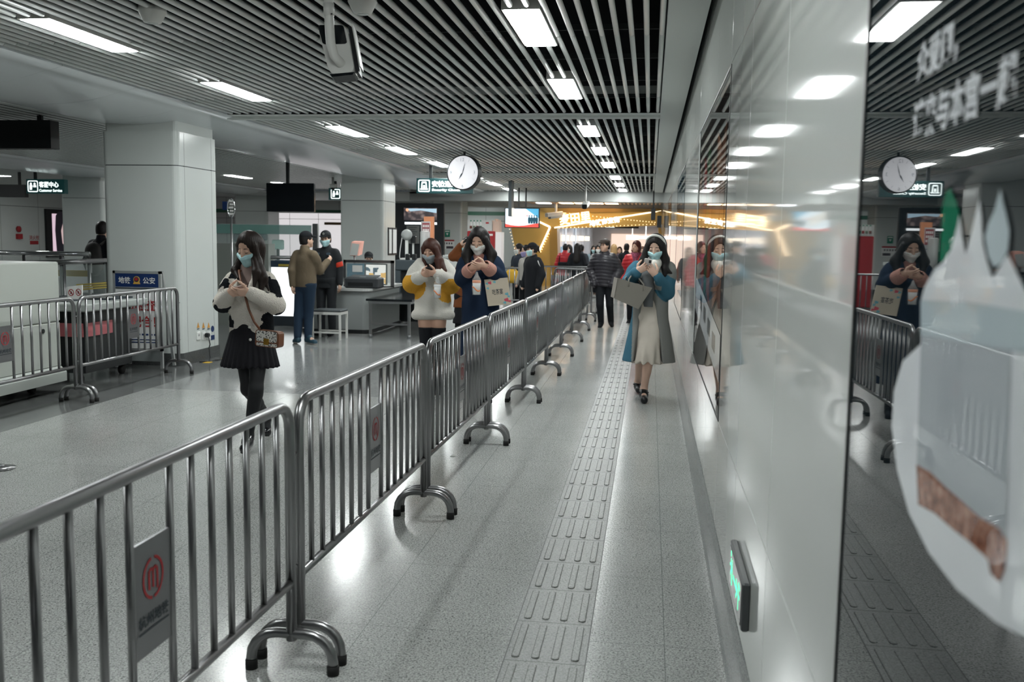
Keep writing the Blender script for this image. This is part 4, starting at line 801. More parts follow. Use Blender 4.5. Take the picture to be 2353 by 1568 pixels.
tH, J, s, hc, HB, hs, P = quick('woman with ponytail and white mask in navy coat behind the crosswise barrier', 1194, 558, 20.0, (-.6, -.8, 0), (-.95, -.3, -.03), mat('jacket_navy', (.012, .018, .032), .75), BLK, hair='tail', mask=MASK_WHITE, hem=.62, rt=.18, vox=.013, h=1.5)
p = PX(19.75); t = thing('yellow_bag', 'yellow carrier bag held behind the crosswise barrier', 'bag', p(1177, 647)); b = MB(); c = p(1177, 632); b.loft([[(c[0]+x*k, c[1]+y*k, c[2]+z) for x, y in rrect(-.14, .14, -.05, .05, .03, 3)] for z, k in ((-.17, .8), (-.1, 1), (.05, .95), (.12, .55))], smooth=True); put('bag_body', b, mat('yellow_cloth', (.62, .36, .03), .7), t); b = MB(); b.tube(arc(c+Z_*.1, .07, 0, 180, 8, X_, Z_), .006, 6); put('handle', b, MATS['yellow_cloth'], t)
# man with a backpack behind the first column
tM, J, s, hc, HB, hs, P = quick('person in black with a backpack seen from behind, half hidden by the first column', 232, 506, 13.95, (.15, 1, 0), (.2, 1, 0), BLK, BLK, hair='short', hem=.7, rt=.19, vox=.013, h=1.75, sl=(.075, .07, .055))
c = J['ch']-J['B'][1]*.2-Z_*.1; f = J['B'][1]; r_ = J['B'][0]; BPK = mat('backpack', (.02, .018, .017), .7); bp = thing('backpack', 'dark backpack worn by the person half hidden behind the first column', 'bag', c-Z_*.25)
blob('backpack_body', [cap(c-Z_*.12, c+Z_*.12, .155, .135, .05, (f, 1.6)), cap(c-Z_*.13-f*.07, c-Z_*.02-f*.07, .1, .1, .03, (f, 2.))], .013, BPK, bp)
for k in (-1, 1): b = MB(); b.tube([c+r_*.1*k+Z_*.2+f*.03, J['nk']+r_*.1*k-Z_*.02-f*.02, J['ch']+r_*.13*k+f*.17+Z_*.06, J['ch']+r_*.14*k+f*.15-Z_*.12], .02, 6); put('strap', b, BPK, bp)
b = MB()
for k in (0, 1): b.box(c[0]-.03+.06*k, c[0]+.005+.06*k, c[1]-.165, c[1]-.158, c[2]-.22, c[2]-.06)
put('patch', b, G['paper'], bp)
# passers-by far down the corridor
FAR = [('woman in red jacket with a black shoulder bag, back turned, beside the gold column', 1299, 559, 25, (.2, 1, 0), (.1, 1, 0), RED, 'short', None, .065),
 ('woman in salmon coat and white mask half hidden by the red jacket', 1308, 561, 26, (-.4, -.9, 0), (-.5, -.9, 0), mat('coat_salmon', (.5, .22, .16), .8), 'long', MASK_WHITE, 0),
 ('woman with long black hair in a wide black coat, back turned', 1327, 558, 24.5, (.1, 1, 0), (.1, 1, 0), BLK, 'long', None, 0),
 ('person in black beyond the wide black coat, only a shoulder showing', 1336, 561, 27, (.3, 1, 0), (.3, 1, 0), mat('coat_slate', (.03, .035, .045), .8), 'short', None, 0),
 ('woman in pale blue jacket with blue mask, far down the corridor', 1365, 563, 28, (.1, -1, 0), (0, -1, 0), mat('jacket_pale_blue', (.33, .44, .5), .8), 'long', MASK_BLUE, 0),
 ('woman in white patterned coat with white mask, far down the corridor', 1375, 562, 27.6, (-.1, -1, 0), (0, -1, 0), mat('coat_white_pattern', (.42, .4, .4), .8, vary=(30, .7)), 'long', MASK_WHITE, 0),
 ('woman with long fair hair, back turned, beyond the man in the flat cap', 1411, 560, 26, (.1, 1, 0), (.1, 1, 0), mat('coat_dark_plum', (.05, .03, .04), .8), 'fair', None, 0),
 ('small distant person in maroon between the fair hair and the black jacket', 1424, 566, 31, (0, -1, 0), (0, -1, 0), mat('coat_maroon', (.14, .02, .04), .8), 'long', None, 0),
 ('man in black jacket with short hair, back turned, far down the corridor', 1440, 558, 25, (.1, 1, 0), (.1, 1, 0), BLK, 'short', None, 0),
 ('person with brown hair peeping out behind the headband woman', 1477, 565, 22, (-.1, -1, 0), (-.2, -1, 0), mat('coat_brown', (.1, .06, .04), .8), 'brown', None, 0)]
HAIR('hair_fair', (.35, .22, .1)); HAIR('hair_brown', (.12, .05, .03))
for lb, px, top, Y, fw, hf, cl, hr, mk, ql in FAR:
    hm = {'fair': MATS['hair_fair'], 'brown': MATS['hair_brown']}.get(hr)
    r_ = quick(lb, px, top, Y, fw, hf, cl, BLK, hair='long' if hr in ('fair', 'brown') else hr, hair_m=hm, mask=mk, vox=.018, quilt=ql, hem=.7 if 'wide' not in lb else .4, rt=.18, rh=.3 if 'wide' in lb else None, far=True, h=max(1.5, 0))
    if 'shoulder bag' in lb:
        J = r_[1]; c = J['pel']-J['B'][1]*.17+Z_*.1; t = thing('shoulder_bag', 'small black bag on the back of the red jacket near the gold column', 'bag', c); b = MB(); b.box(c[0]-.13, c[0]+.13, c[1]-.07, c[1]+.0, c[2]-.1, c[2]+.08, .02); put('bag_body', b, BLK, t); b = MB(); b.tube([c+[-.1, .02, .08], J['shL']+Z_*.05-J['B'][1]*.02, J['ch']+J['B'][1]*.15], .012, 6); put('strap', b, BLK, t)
# ================================================================ FURNISHINGS, SIGNS, FAR SHOPS
def pr(x0, x1, y0, y1, Y):
    """x and z span covered at distance Y"""
    a = at(x0, (y0+y1)/2, Y); c = at(x1, (y0+y1)/2, Y); u = at((x0+x1)/2, y0, Y); d = at((x0+x1)/2, y1, Y); return a[0], c[0], d[2], u[2]
def pbox(mb, x0, x1, y0, y1, Y, dep, bev=0, pad=0):
    a, c, d, u = pr(x0, x1, y0, y1, Y); return mb.box(a-pad, c+pad, Y, Y+dep, d-pad, u+pad, bev)
def wallpt(px, py, off=0.): q = atx(px, py, WX); return np.array([WX-off, q[1], q[2]])
LEFTW = np.array([0, -1., 0])               # reading direction on the right wall
# ---- posters behind glass in the right wall
GLASSY = mat('poster_glass_dark', (.006, .011, .014), .015, spec=1.0, ior=1.75)
def gl(name, col, rough=.015): return mat(name, col, rough, spec=.6, ior=1.5)
PW = gl('print_white', (.80, .83, .86)); PG = gl('print_grey', (.47, .51, .54)); PB = gl('print_blueish', (.55, .64, .68)); PGR = gl('print_leaf', (.02, .20, .11)); PBR = gl('print_crumble', (.30, .11, .06))
nt = PBR.node_tree; n = nt.nodes.new('ShaderNodeTexNoise'); n.inputs['Scale'].default_value = 60; tc = nt.nodes.new('ShaderNodeTexCoord'); r = nt.nodes.new('ShaderNodeValToRGB'); r.color_ramp.elements[0].position = .35; r.color_ramp.elements[1].position = .66; r.color_ramp.elements[0].color = (.16, .04, .02, 1); r.color_ramp.elements[1].color = (.5, .27, .19, 1)
nt.links.new(tc.outputs['Object'], n.inputs['Vector']); nt.links.new(n.outputs['Fac'], r.inputs['Fac']); nt.links.new(r.outputs['Color'], nt.nodes['Principled BSDF'].inputs['Base Color'])
def poster(y0, y1, label, bg):
    t = thing('poster', label, 'poster', (WX, (y0+y1)/2, .72)); b = MB(); b.box(WX, WX+.012, y0+.012, y1-.012, .732, 2.38); put('panel', b, bg, t)
    b = MB()
    for q in ((y0, y0+.012, .722, 2.39), (y1-.012, y1, .722, 2.39), (y0, y1, .722, .732), (y0, y1, 2.38, 2.39)): b.box(WX-.002, WX+.012, q[0], q[1], q[2], q[3])
    put('frame', b, G['black'], t); return t
def art(t, name, M, poly, lift, px=True):
    P_ = [wallpt(*q, lift) if px else np.array([WX-lift, q[0], q[1]]) for q in poly]; b = MB(); b.add(P_, [tuple(range(len(P_)))]); o = put(name, b, M, t)
    if o.data.polygons[0].normal.x > 0: o.data.flip_normals()
    return o
t = poster(-1.22, 1.69, 'large dark glossy poster of a white dessert filling the right edge', GLASSY)
art(t, 'plate_print', PW, [(2118, 790), (2075, 830), (2055, 900), (2050, 980), (2062, 1080), (2090, 1180), (2135, 1270), (2200, 1355), (2290, 1430), (2400, 1490), (2500, 1500), (2500, 800)], .0006)
art(t, 'cup_print', PG, [(2120, 680), (2118, 780), (2108, 1080), (2160, 1150), (2315, 1290), (2322, 1000), (2330, 760), (2330, 690)], .0010)
art(t, 'cup_rim_print', PB, [(2118, 690), (2118, 770), (2230, 790), (2420, 820), (2420, 720), (2230, 690)], .0014)
art(t, 'crumble_print', PBR, [(2108, 1068), (2140, 1085), (2175, 1120), (2215, 1155), (2255, 1190), (2300, 1215), (2318, 1245), (2312, 1310), (2300, 1338), (2280, 1320), (2272, 1285), (2235, 1250), (2190, 1215), (2150, 1180), (2112, 1160)], .0014)
art(t, 'leaf_print', PGR, [(2160, 600), (2165, 530), (2168, 470), (2176, 440), (2186, 432), (2200, 465), (2208, 500), (2208, 550), (2190, 590), (2172, 605)], .0010)
art(t, 'cream_print', PW, [(2120, 690), (2128, 660), (2150, 620), (2172, 600), (2188, 575), (2203, 520), (2209, 492), (2214, 540), (2222, 585), (2232, 555), (2244, 500), (2254, 458), (2260, 500), (2263, 560), (2272, 600), (2285, 640), (2300, 615), (2320, 585), (2345, 635), (2385, 720), (2230, 694)], .0018)
art(t, 'drop_print', PB, [(2268, 545), (2276, 515), (2290, 485), (2298, 455), (2303, 433), (2309, 460), (2318, 495), (2325, 530), (2322, 575), (2308, 605), (2290, 616), (2276, 590)], .0022)
for s_, p0, w0, h0 in (('众爱卿，', (2108, 196), None, None), ('速来与本宫一起', (2098, 328), None, None)):
    b = MB(); o = wallpt(*p0); h = wallpt(p0[0]+6, p0[1]-95)[2]-o[2]
    text(b, s_, o, LEFTW, Z_, h=h, bold=.035, lift=.0014); put('poster_lettering', b, PW, t)
def streaks(t, y0, y1, cols, z0, z1, k0):
    n_ = len(cols)
    for i, c in enumerate(cols):
        a = y0+(y1-y0)*i/n_; e = y0+(y1-y0)*(i+1)/n_; art(t, 'picture_print', gl('print_%s%d' % (k0, i), c), [(a, z0+.1*math.sin(i*2.1)), (e, z0+.1*math.sin(i*2.1+1)), (e, z1+.12*math.sin(i*1.7)), (a, z1+.12*math.sin(i*1.7+1.2))], .0006+.0002*(i % 2), False)
t = poster(4.60, 7.3, 'tall glossy poster beside the headband woman, red and brown picture above a white caption', gl('poster_taupe', (.05, .045, .042)))
streaks(t, 4.75, 7.2, [(.28, .12, .07), (.42, .2, .12), (.08, .05, .05), (.35, .08, .05), (.05, .12, .06), (.3, .04, .04), (.12, .09, .09), (.3, .2, .14)], 1.2, 2.05, 'a')
art(t, 'caption_print', PW, [(4.66, .9), (4.66, 1.13), (7.25, 1.32), (7.25, 1.08)], .0014, False)
for k in range(4):
    a = 5.0+k*.45; art(t, 'caption_mark', gl('print_dark', (.08, .09, .1)), [(a, 1.0+.04*k), (a+.25, 1.01+.04*k), (a+.25, 1.1+.04*k), (a, 1.09+.04*k)], .0018, False)
t = poster(10.42, 13.3, 'glossy blue poster on the wall behind the headband woman, second along the wall', gl('poster_blue', (.02, .06, .1)))
streaks(t, 10.6, 13.1, [(.05, .2, .3), (.2, .25, .3), (.3, .06, .05), (.06, .12, .2)], .95, 2.0, 'b')
for i, (a, c) in enumerate(post_spans[3:]):
    t = poster(a, c, ('glossy poster on the wall beside the man in the flat cap', 'farthest glossy poster on the right wall, nearest the gold arch')[i], gl('poster_far%d' % i, ((.25, .12, .06), (.06, .1, .14))[i])); streaks(t, a+.2, c-.2, [(.4, .2, .1), (.1, .2, .3), (.5, .4, .3)], 1.0, 2.1, 'c%d' % i)
# ---- low lit exit sign on the wall
t = thing('exit_sign', 'low black exit sign with glowing green symbols on the right wall', 'sign', (WX, 3.22, .34)); b = MB(); b.box(WX-.026, WX, 3.0, 3.46, .345, .505, .006); put('housing', b, mat('anodised', (.1, .105, .11), .35, .6), t)
b = MB(); b.box(WX-.0275, WX-.0255, 3.02, 3.44, .36, .49); f_ = put('face', b, G['black_gloss'], t); GREEN = mat('green_glow', (.05, .5, .3), .5, emit=(.1, 1, .5), es=1.6); b = MB()
def wp(y, z): return np.array([WX-.028, y, z])
def bar(mb, a, c, w):
    a, c = np.array(a), np.array(c); d = unit(c-a); e = np.array([-d[1], d[0]])*w/2; mb.add([wp(*q) for q in (a-e, c-e, c+e, a+e)], [(0, 1, 2, 3)])
for a, c, w_ in (((3.38, .46), (3.36, .42), .018), ((3.36, .43), (3.39, .40), .012), ((3.37, .41), (3.34, .375), .012), ((3.37, .44), (3.33, .42), .01), ((3.38, .44), (3.41, .43), .01), ((3.33, .47), (3.33, .38), .008), ((3.29, .425), (3.14, .425), .014), ((3.14, .425), (3.18, .455), .014), ((3.14, .425), (3.18, .395), .014), ((3.1, .47), (3.1, .38), .012), ((3.1, .47), (3.06, .46), .012), ((3.1, .43), (3.06, .43), .01)): bar(b, a, c, w_)
b.add([wp(3.385+.012*math.cos(q), .475+.012*math.sin(q)) for q in np.linspace(0, 6.28, 9)[:-1]], [tuple(range(8))]); put('symbols', b, GREEN, f_)
# ---- round wall clock hung from the baffles
Yc = 15.9; c = at(1066, 397, Yc); R = (at(1105, 397, Yc)[0]-at(1026, 397, Yc)[0])/2; fw = unit((-.22, -1, 0)); rx = np.cross(fw, Z_)*-1; rx = unit(np.cross(Z_, fw))*1.
if rx[0] < 0: rx = -rx
t = thing('clock', 'round black rimmed clock with white face hanging from the ceiling', 'clock', c-Z_*R)
def dsk(mb, r0, d0, r1, d1, n=40): mb.loft([[c+rx*r_*math.cos(q)+Z_*r_*math.sin(q)+fw*d for q in np.arange(n)*2*math.pi/n] for r_, d in ((r0, d0), (r1, d1))]); return mb
b = MB(); N_ = 40; b.loft([[c+rx*r_*math.cos(q)+Z_*r_*math.sin(q)+fw*d for q in np.arange(N_)*2*math.pi/N_] for r_, d in ((R*.9, -.09), (R, -.08), (R, .05), (R*.95, .06), (R*.93, .045))], smooth=False); put('case', b, G['black'], t)
b = MB(); dsk(b, R*.93, .044, R*.93, .05); face = put('clock_face', b, mat('clock_white', (.82, .82, .84), .3, emit=(.9, .9, .95), es=.55), t)
CG = mat('clock_print', (.35, .4, .43), .5)
def cp(x, y, l=.0515): return c+rx*x*R+Z_*y*R+fw*l
b = MB()
for k in range(12):
    if k % 3: q = math.radians(30*k); d = np.array([math.sin(q), math.cos(q)]); e = np.array([d[1], -d[0]])*.008; b.add([cp(*(d*.68-e)), cp(*(d*.84-e)), cp(*(d*.84+e)), cp(*(d*.68+e))], [(0, 1, 2, 3)])
for k in range(60): q = math.radians(6*k); b.add([cp(.58*math.sin(q)+.006*math.cos(a), .58*math.cos(q)+.006*math.sin(a)) for a in (0, 1.57, 3.14, 4.71)], [(0, 1, 2, 3)])
put('minute_marks', b, CG, face); b = MB()
for s_, x, y in (('12', -.14, .62), ('3', .66, -.1), ('6', -.07, -.86), ('9', -.8, -.1)): text(b, s_, cp(x, y), rx, Z_, h=.2*R, lift=0); V = b.v[-1]
put('numerals', b, CG, face)
for ang, ln, wd, nm in ((15, .66, .03, 'minute_hand'), (212, .5, .045, 'hour_hand')):
    q = math.radians(ang); d = np.array([math.sin(q), math.cos(q)]); e = np.array([d[1], -d[0]]); b = MB(); b.add([cp(*(-d*.1), .054), cp(*(d*.15-e*wd), .054), cp(*(d*ln), .054), cp(*(d*.15+e*wd), .054)], [(0, 1, 2, 3)]); put(nm, b, mat('hand_dark', (.01, .04, .05), .4), t)
b = MB(); b.tube([c+Z_*R*.98-fw*.02, np.array([c[0], c[1], ZC+.05])-fw*.02], .02, 8); put('hanger', b, G['black'], t)
# ---- hanging signs
def hang_sign(label, x0, x1, y0, y1, Y, stems, text_fn=None, dep=.14, body='sign_green', name='hanging_sign', cat='sign', ztop=None):
    a, c_, d, u = pr(x0, x1, y0, y1, Y); t = thing(name, label, cat, ((a+c_)/2, Y+dep/2, d)); b = MB(); b.box(a, c_, Y, Y+dep, d, u, .004); bd = put('sign_box', b, G[body], t)
    for sx in stems: x = at(sx, y0, Y)[0]; b = MB(); b.box(x-.03, x+.03, Y+dep/2-.02, Y+dep/2+.02, u-.01, (ztop or ZC)+.02); put('stem', b, G['black'], t)
    if text_fn: text_fn(bd, a, c_, d, u, Y-.001)
    return t
def picto(bd, x, z, s, Y, kind):
    """outlined rounded pictogram"""
    b = MB(); o = np.array([x, Y-.002, z]); O = rrect(0, s, 0, s, s*.14, 4); I = rrect(s*.08, s*.92, s*.08, s*.92, s*.09, 4); n = len(O); b.add([o+[p, 0, q] for p, q in O]+[o+[p, 0, q] for p, q in I], [(i, (i+1) % n, n+(i+1) % n, n+i) for i in range(n)])
    P_ = lambda pts: b.add([o+[p*s, 0, q*s] for p, q in pts], [tuple(range(len(pts)))])
    if kind == 'gate':
        P_([(.2, .18), (.8, .18), (.86, .26), (.14, .26)]); P_([(.24, .26), (.36, .26), (.36, .72), (.28, .72)]); P_([(.64, .26), (.76, .26), (.72, .72), (.64, .72)]); P_([(.28, .72), (.72, .72), (.68, .84), (.32, .84)]); P_([(.42, .3), (.58, .3), (.58, .55), (.42, .55)])
    else:
        for cx in (.32, .68): P_([(cx+.1*math.cos(q), .72+.1*math.sin(q)) for q in np.linspace(0, 6.28, 9)[:-1]]); P_([(cx-.15, .42), (cx+.15, .42), (cx+.12, .62), (cx-.12, .62)])
        P_([(.18, .2), (.42, .2), (.42, .42), (.18, .42)])
    put('pictogram', b, G['sign_white'], bd)
def tx(bd, s_, x, z, w_, h, Y, bold=.015, M='sign_white'): b = MB(); text(b, s_, np.array([x, Y-.003, z]), X_, Z_, w=w_, h=h, bold=bold, lift=0); put('lettering', b, G[M], bd)
def sec(bd, a, c_, d, u, Y): h = u-d; picto(bd, a+h*.12, d+h*.1, h*.8, Y, 'gate'); tx(bd, '安检通道', a+h*1.05, d+h*.42, h*1.75, h*.42, Y, .03); tx(bd, 'Security Check', a+h*1.05, d+h*.12, h*1.95, h*.2, Y, .03)
hang_sign('lit dark green security check sign hanging partly behind the clock', 957, 1087, 410, 445, 19.0, (988, 1075), sec)
def cus(bd, a, c_, d, u, Y): h = u-d; picto(bd, a+h*.12, d+h*.1, h*.8, Y, 'desk'); tx(bd, '客服中心', a+h*1.0, d+h*.42, h*1.5, h*.42, Y, .03); tx(bd, 'Customer Service', a+h*1.0, d+h*.12, h*1.75, h*.2, Y, .03)
hang_sign('lit customer service sign hanging beside the rear left column', 60, 148, 412, 445, 20.4, (77,), cus)
hang_sign('small lit sign with two-person pictogram beside the second column', 755, 800, 432, 460, 24.5, (769,), lambda bd, a, c_, d, u, Y: picto(bd, a+(u-d)*.2, d+(u-d)*.1, (u-d)*.8, Y, 'desk'))
hang_sign('large unlit dark sign box hanging at the left edge', -60, 116, 276, 341, 11.0, (82,), body='black', dep=.18)
hang_sign('smaller unlit dark sign box hanging below and behind the large one', -60, 57, 424, 453, 21.5, (41,), body='black')
t = hang_sign('black switched-off television hanging between the first two columns', 612, 722, 421, 487, 17.2, (660,), body='black_gloss', dep=.07, name='television', cat='television')
b = MB(); a, c_, d, u = pr(615, 719, 424, 484, 17.2); b.box(a, c_, 17.196, 17.2, d, u); put('screen', b, mat('screen_off', (.006, .008, .01), .08), t)
# police notice television
Yt = 27.2; a, c_, d, u = pr(1159, 1240, 478, 524, Yt); t = thing('television', 'lit television with red and blue notice hanging by the gold wall', 'television', ((a+c_)/2, Yt, d)); b = MB(); b.box(a, c_, Yt, Yt+.08, d, u, .01); put('bezel', b, G['black'], t)
def scr(name, M, poly, l=.003): b = MB(); b.add([np.array([a+(c_-a)*x, Yt-l, d+(u-d)*z]) for x, z in poly], [tuple(range(len(poly)))]); return put(name, b, M, t)
E_ = lambda n_, c, e=1.: mat(n_, c, .4, emit=c, es=e)
scr('screen', E_('screen_pale', (.72, .84, .92), .95), [(.03, .04), (.97, .04), (.97, .96), (.03, .96)], .001)
scr('screen_red', E_('screen_red', (.75, .08, .06), .8), [(.03, .04), (.97, .04), (.97, .24), (.8, .2), (.6, .13), (.4, .1), (.2, .13), (.03, .2)])
scr('screen_blue', E_('screen_blue', (.1, .45, .7), .6), [(.6, .96), (.97, .96), (.97, .5)], .002)
for i in range(4): x = .68+.07*i; scr('screen_figure', E_('screen_navy', (.01, .07, .11), .6), [(x, .22), (x+.055, .22), (x+.065, .4), (x+.062, .5), (x+.045, .545), (x+.01, .545), (x-.007, .5), (x-.01, .4)], .004); scr('screen_head', MATS['screen_navy'], [(x+.0275+.017*math.cos(q), .6+.05*math.sin(q)) for q in np.linspace(0, 6.28, 11)[:-1]], .004)
for i in range(8): x = .12+.072*i; scr('screen_text', E_('screen_pink', (.8, .45, .45), .7), [(x, .56), (x+.05, .56), (x+.05, .66), (x, .66)], .004)
b = MB()
for xx in (.4, .6): x = a+(c_-a)*xx; b.box(x-.02, x+.02, Yt+.03, Yt+.06, u, 3.05)
put('bracket', b, G['black'], t)
# lit hanging sign seen aslant in front of it
t = thing('hanging_sign', 'small pale lit sign hanging before the lit television', 'sign', at(1185, 505, 24)); b = MB(); p = PX(24); q0, q1 = p(1168, 466), p(1175, 497); b.box(q0[0], q1[0], 24, 24.4, q1[2], 3.02); put('stem', b, mat('sign_grey', (.1, .12, .13), .5), t)
b = MB(); b.loft([[p(1176, 478), p(1206, 494, .5), p(1206, 513, .5), p(1176, 496)], [q+[.03, .06, 0] for q in (p(1176, 478), p(1206, 494, .5), p(1206, 513, .5), p(1176, 496))]]); put('sign_box', b, mat('sign_pale', (.7, .68, .6), .5, emit=(1, .95, .85), es=.8), t)
# ---- cameras, detectors, speaker
def cctv(label, base, aim, s, top, M='white_metal', stem=None, roll=0):
    t = thing('security_camera', label, 'camera', base-Z_*.1*s); f = unit(aim); r, f, u = frame(f); b = MB()
    V = lambda x, y, z: base+s*(x*r+y*f+z*u); ring = rrect(-.055, .055, -.05, .05, .025, 4)
    b.loft([[V(x, y, z) for x, z in ring] for y in (-.14, .1)], smooth=True); put('camera_body', b, G[M], t)
    b = MB(); b.loft([[V(x*.9, y, z*.9) for x, z in ring] for y in (.098, .112)]); put('lens_window', b, G['black_gloss'], t)
    b = MB(); b.loft([[V(x, y, z) for x, z in ((-.068, -.01), (-.068, .055), (-.05, .066), (.05, .066), (.068, .055), (.068, -.01), (.062, -.01), (.062, .05), (.048, .059), (-.048, .059), (-.062, .05), (-.062, -.01))] for y in (-.15, .16)]); put('sun_shield', b, G[M], t)
    bt = V(0, -.04, .06); pts = [bt, bt+Z_*.05*s, np.array([bt[0], bt[1], top])] if stem is None else stem
    b = MB(); b.tube(pts, .02*s if stem is None else .02, 10); put('stem', b, G[M], t); return t
# nearest camera: pole in front, housing hung behind it, its underside to us
p = PX(4.5); t = thing('security_camera', 'large white security camera on a bent pole, top of the photo', 'camera', p(775, 172, .1)); b = MB()
b.tube([p(754, -60), p(755, 0), p(757, 60), p(760, 100), p(768, 128, .02), p(781, 143, .06), p(788, 148, .1)], .0225, 14); put('pole', b, G['white_metal'], t)
b = MB(); b.tube([p(755, 8), p(756.5, 36)], .0255, 14); cl = put('pole_clamp', b, G['white_metal'], t)
b = MB(); b.tube([p(762, 32, -.03), p(762, 32, -.024)], .005, 8); put('screw', b, G['chrome'], cl)
q = [p(729, 58, .13), p(796, 58, .13), p(814, 165, .06), p(757, 170, .06)]; n_ = unit(np.cross(q[1]-q[0], q[3]-q[0])); n_ = n_ if n_[1] > 0 else -n_
def slab(mb, Q, d0, d1, r=.18, n=4):
    R_ = rrect(0, 1, 0, 1, r, n); mb.loft([[(Q[0]*(1-x)*(1-y)+Q[1]*x*(1-y)+Q[2]*x*y+Q[3]*(1-x)*y)+n_*d for x, y in R_] for d in (d0, d1)], smooth=True)
b = MB(); slab(b, q, .0, .075); put('camera_body', b, G['white_metal'], t)
b = MB(); q2 = [q[0]*.98+q[1]*.02, q[1]*.9+q[0]*.1, (q[1]*.93+q[0]*.07)*.6+(q[2]*.9+q[3]*.1)*.4, (q[0]*.97+q[1]*.03)*.6+(q[3]*.97+q[2]*.03)*.4]; slab(b, q2, -.003, .004, .12); put('rear_cover', b, G['black_gloss'], t)
b = MB(); sd = unit(q[1]-q[0]); dn = unit(q[2]-q[1]); b.loft([[q[1]+sd*.004+n_*.01, q[2]+sd*.004+n_*.01, q[2]+sd*.004+n_*.07, q[1]+sd*.004+n_*.07], [z+sd*.02 for z in (q[1]+n_*.01, q[2]+n_*.01, q[2]+n_*.07, q[1]+n_*.07)]]); b.mi = 0; put('side_trim', b, G['black'], t)
b = MB(); b.loft([[q[1]+sd*.026-dn*.01, q[2]+sd*.029-dn*.03, q[2]+sd*.029-dn*.03+n_*.06, q[1]+sd*.026+n_*.06], [z+sd*.006 for z in (q[1]+sd*.026-dn*.01, q[2]+sd*.029-dn*.03, q[2]+sd*.029-dn*.03+n_*.06, q[1]+sd*.026+n_*.06)]]); put('sun_shield', b, G['white_metal'], t)
b = MB(); b.loft([[q[3]+dn*.001-n_*.0, q[2]+dn*.001, q[2]+dn*.001+n_*.07, q[3]+dn*.001+n_*.07], [z+dn*.016 for z in (q[3]+sd*.01, q[2]-sd*.01, q[2]-sd*.01+n_*.07, q[3]+sd*.01+n_*.07)]]); put('lens_window', b, G['black_gloss'], t)
b = MB(); m_ = p(789, 148, .095); b.loft([[m_+.034*(math.cos(a_)*sd+math.sin(a_)*dn)*k+n_*d for a_ in np.arange(20)*2*math.pi/20] for k, d in ((.9, -.008), (1, -.002), (1, .02))]); put('mount_disc', b, G['white_metal'], t)
c2 = at(1345, 473, 25); cctv('white security camera on a thin stem beneath the grey bulkhead', c2, (-.1, -1, -.25), 1.25, 3.02)
c3 = at(1274, 496, 30.5); cctv('dark security camera aimed left before the gold sign', c3, (-1, -.55, -.15), 1.7, 2.7)
c4 = at(765, 428, 23); t = thing('security_camera', 'white dome camera hanging beside the two-person pictogram sign', 'camera', c4-Z_*.12); b = MB(); b.lathe([(.06, -.04), (.09, -.03), (.09, .05), (.03, .06), (.03, 3.0-c4[2])], c4, 16); put('housing', b, G['white_metal'], t); b = MB(); b.lathe([(.001, -.1), (.035, -.09), (.055, -.04), (.05, -.03)], c4, 14); put('dome', b, G['black_gloss'], t)
for px, py, lb in ((350, 26, 'white cone shaped ceiling detector beside the leftmost ceiling light'), (833, 4, 'white cone shaped ceiling detector right of the big camera')):
    q = atz(px, py, ZC); t = thing('ceiling_detector', lb, 'detector', (q[0], q[1], ZC-.075), 'ceiling detectors'); b = MB(); b.lathe([(.035, -.075), (.055, -.07), (.088, -.005), (.09, .0), (.085, .03), (.04, .035)], (q[0], q[1], ZC), 24); put('cone', b, G['white_metal'], t); b = MB(); b.lathe([(.02, -.079), (.034, -.076), (.034, -.07)], (q[0], q[1], ZC), 16); put('sensor', b, G['plaster'], t)
p = PX(28.3); c = p(1501, 490); t = thing('loudspeaker', 'black speaker hanging near the right wall before the gold arch', 'speaker', c-Z_*.2); b = MB(); b.box(c[0]-.065, c[0]+.065, c[1], c[1]+.14, c[2]-.2, c[2]+.14, .015); put('cabinet', b, G['black'], t); b = MB(); b.box(c[0]-.02, c[0]+.02, c[1]+.05, c[1]+.09, c[2]+.14, 3.05); put('bracket', b, G['black'], t)
c = at(1514, 500, 29.0); t = tag(put('loudspeaker', MB().box(c[0]-.05, min(c[0]+.08, WX), 29.0-.12, 29.0, c[2]-.3, c[2]+.05, .01), G['black']), 'narrow black speaker fixed at the wall end beneath the bulkhead', 'speaker')
# ---- security desk and its things
GREYF = mat('laminate_grey', (.30, .32, .315), .5); STONE = mat('desk_top', (.52, .53, .52), .35)
t = thing('security_desk', 'grey security desk with pale rounded top behind the stool', 'desk', (-5.05, 16.3, 0)); b = MB(); b.loft([[(x, y, z) for x, y in rrect(-5.62, -4.48, 15.0, 17.0, .12, 5)] for z in (.06, .69)]); put('cabinet', b, GREYF, t)
b = MB(); b.loft([[(x, y, z) for x, y in rrect(-5.64, -4.46, 14.96, 17.02, .13, 5)] for z in (.0, .06)]); put('plinth', b, G['black'], t); b = MB(); b.loft([[(x, y, z) for x, y in rrect(-5.66, -4.43, 14.94, 17.02, .14, 5)] for z in (.69, .735)]); put('worktop', b, STONE, t)
t = thing('glass_screen', 'framed glass screen standing on the security desk', 'screen', (-4.85, 15.5, .735)); p = PX(15.5); a, c_, d, u = pr(790, 905, 598, 662, 15.5); d = .735; b = MB()
for q in ((a, a+.035, d, u), (c_-.05, c_, d, u), (a, c_, u-.045, u), (a, c_, d, d+.02)): b.box(q[0], q[1], 15.48, 15.53, q[2], q[3])
put('frame', b, G['steel'], t); b = MB(); b.box(a+.03, c_-.05, 15.5, 15.506, d+.02, u-.04); put('pane', b, mat('clear_glass', (.75, .85, .83), .03, alpha=.13), t)
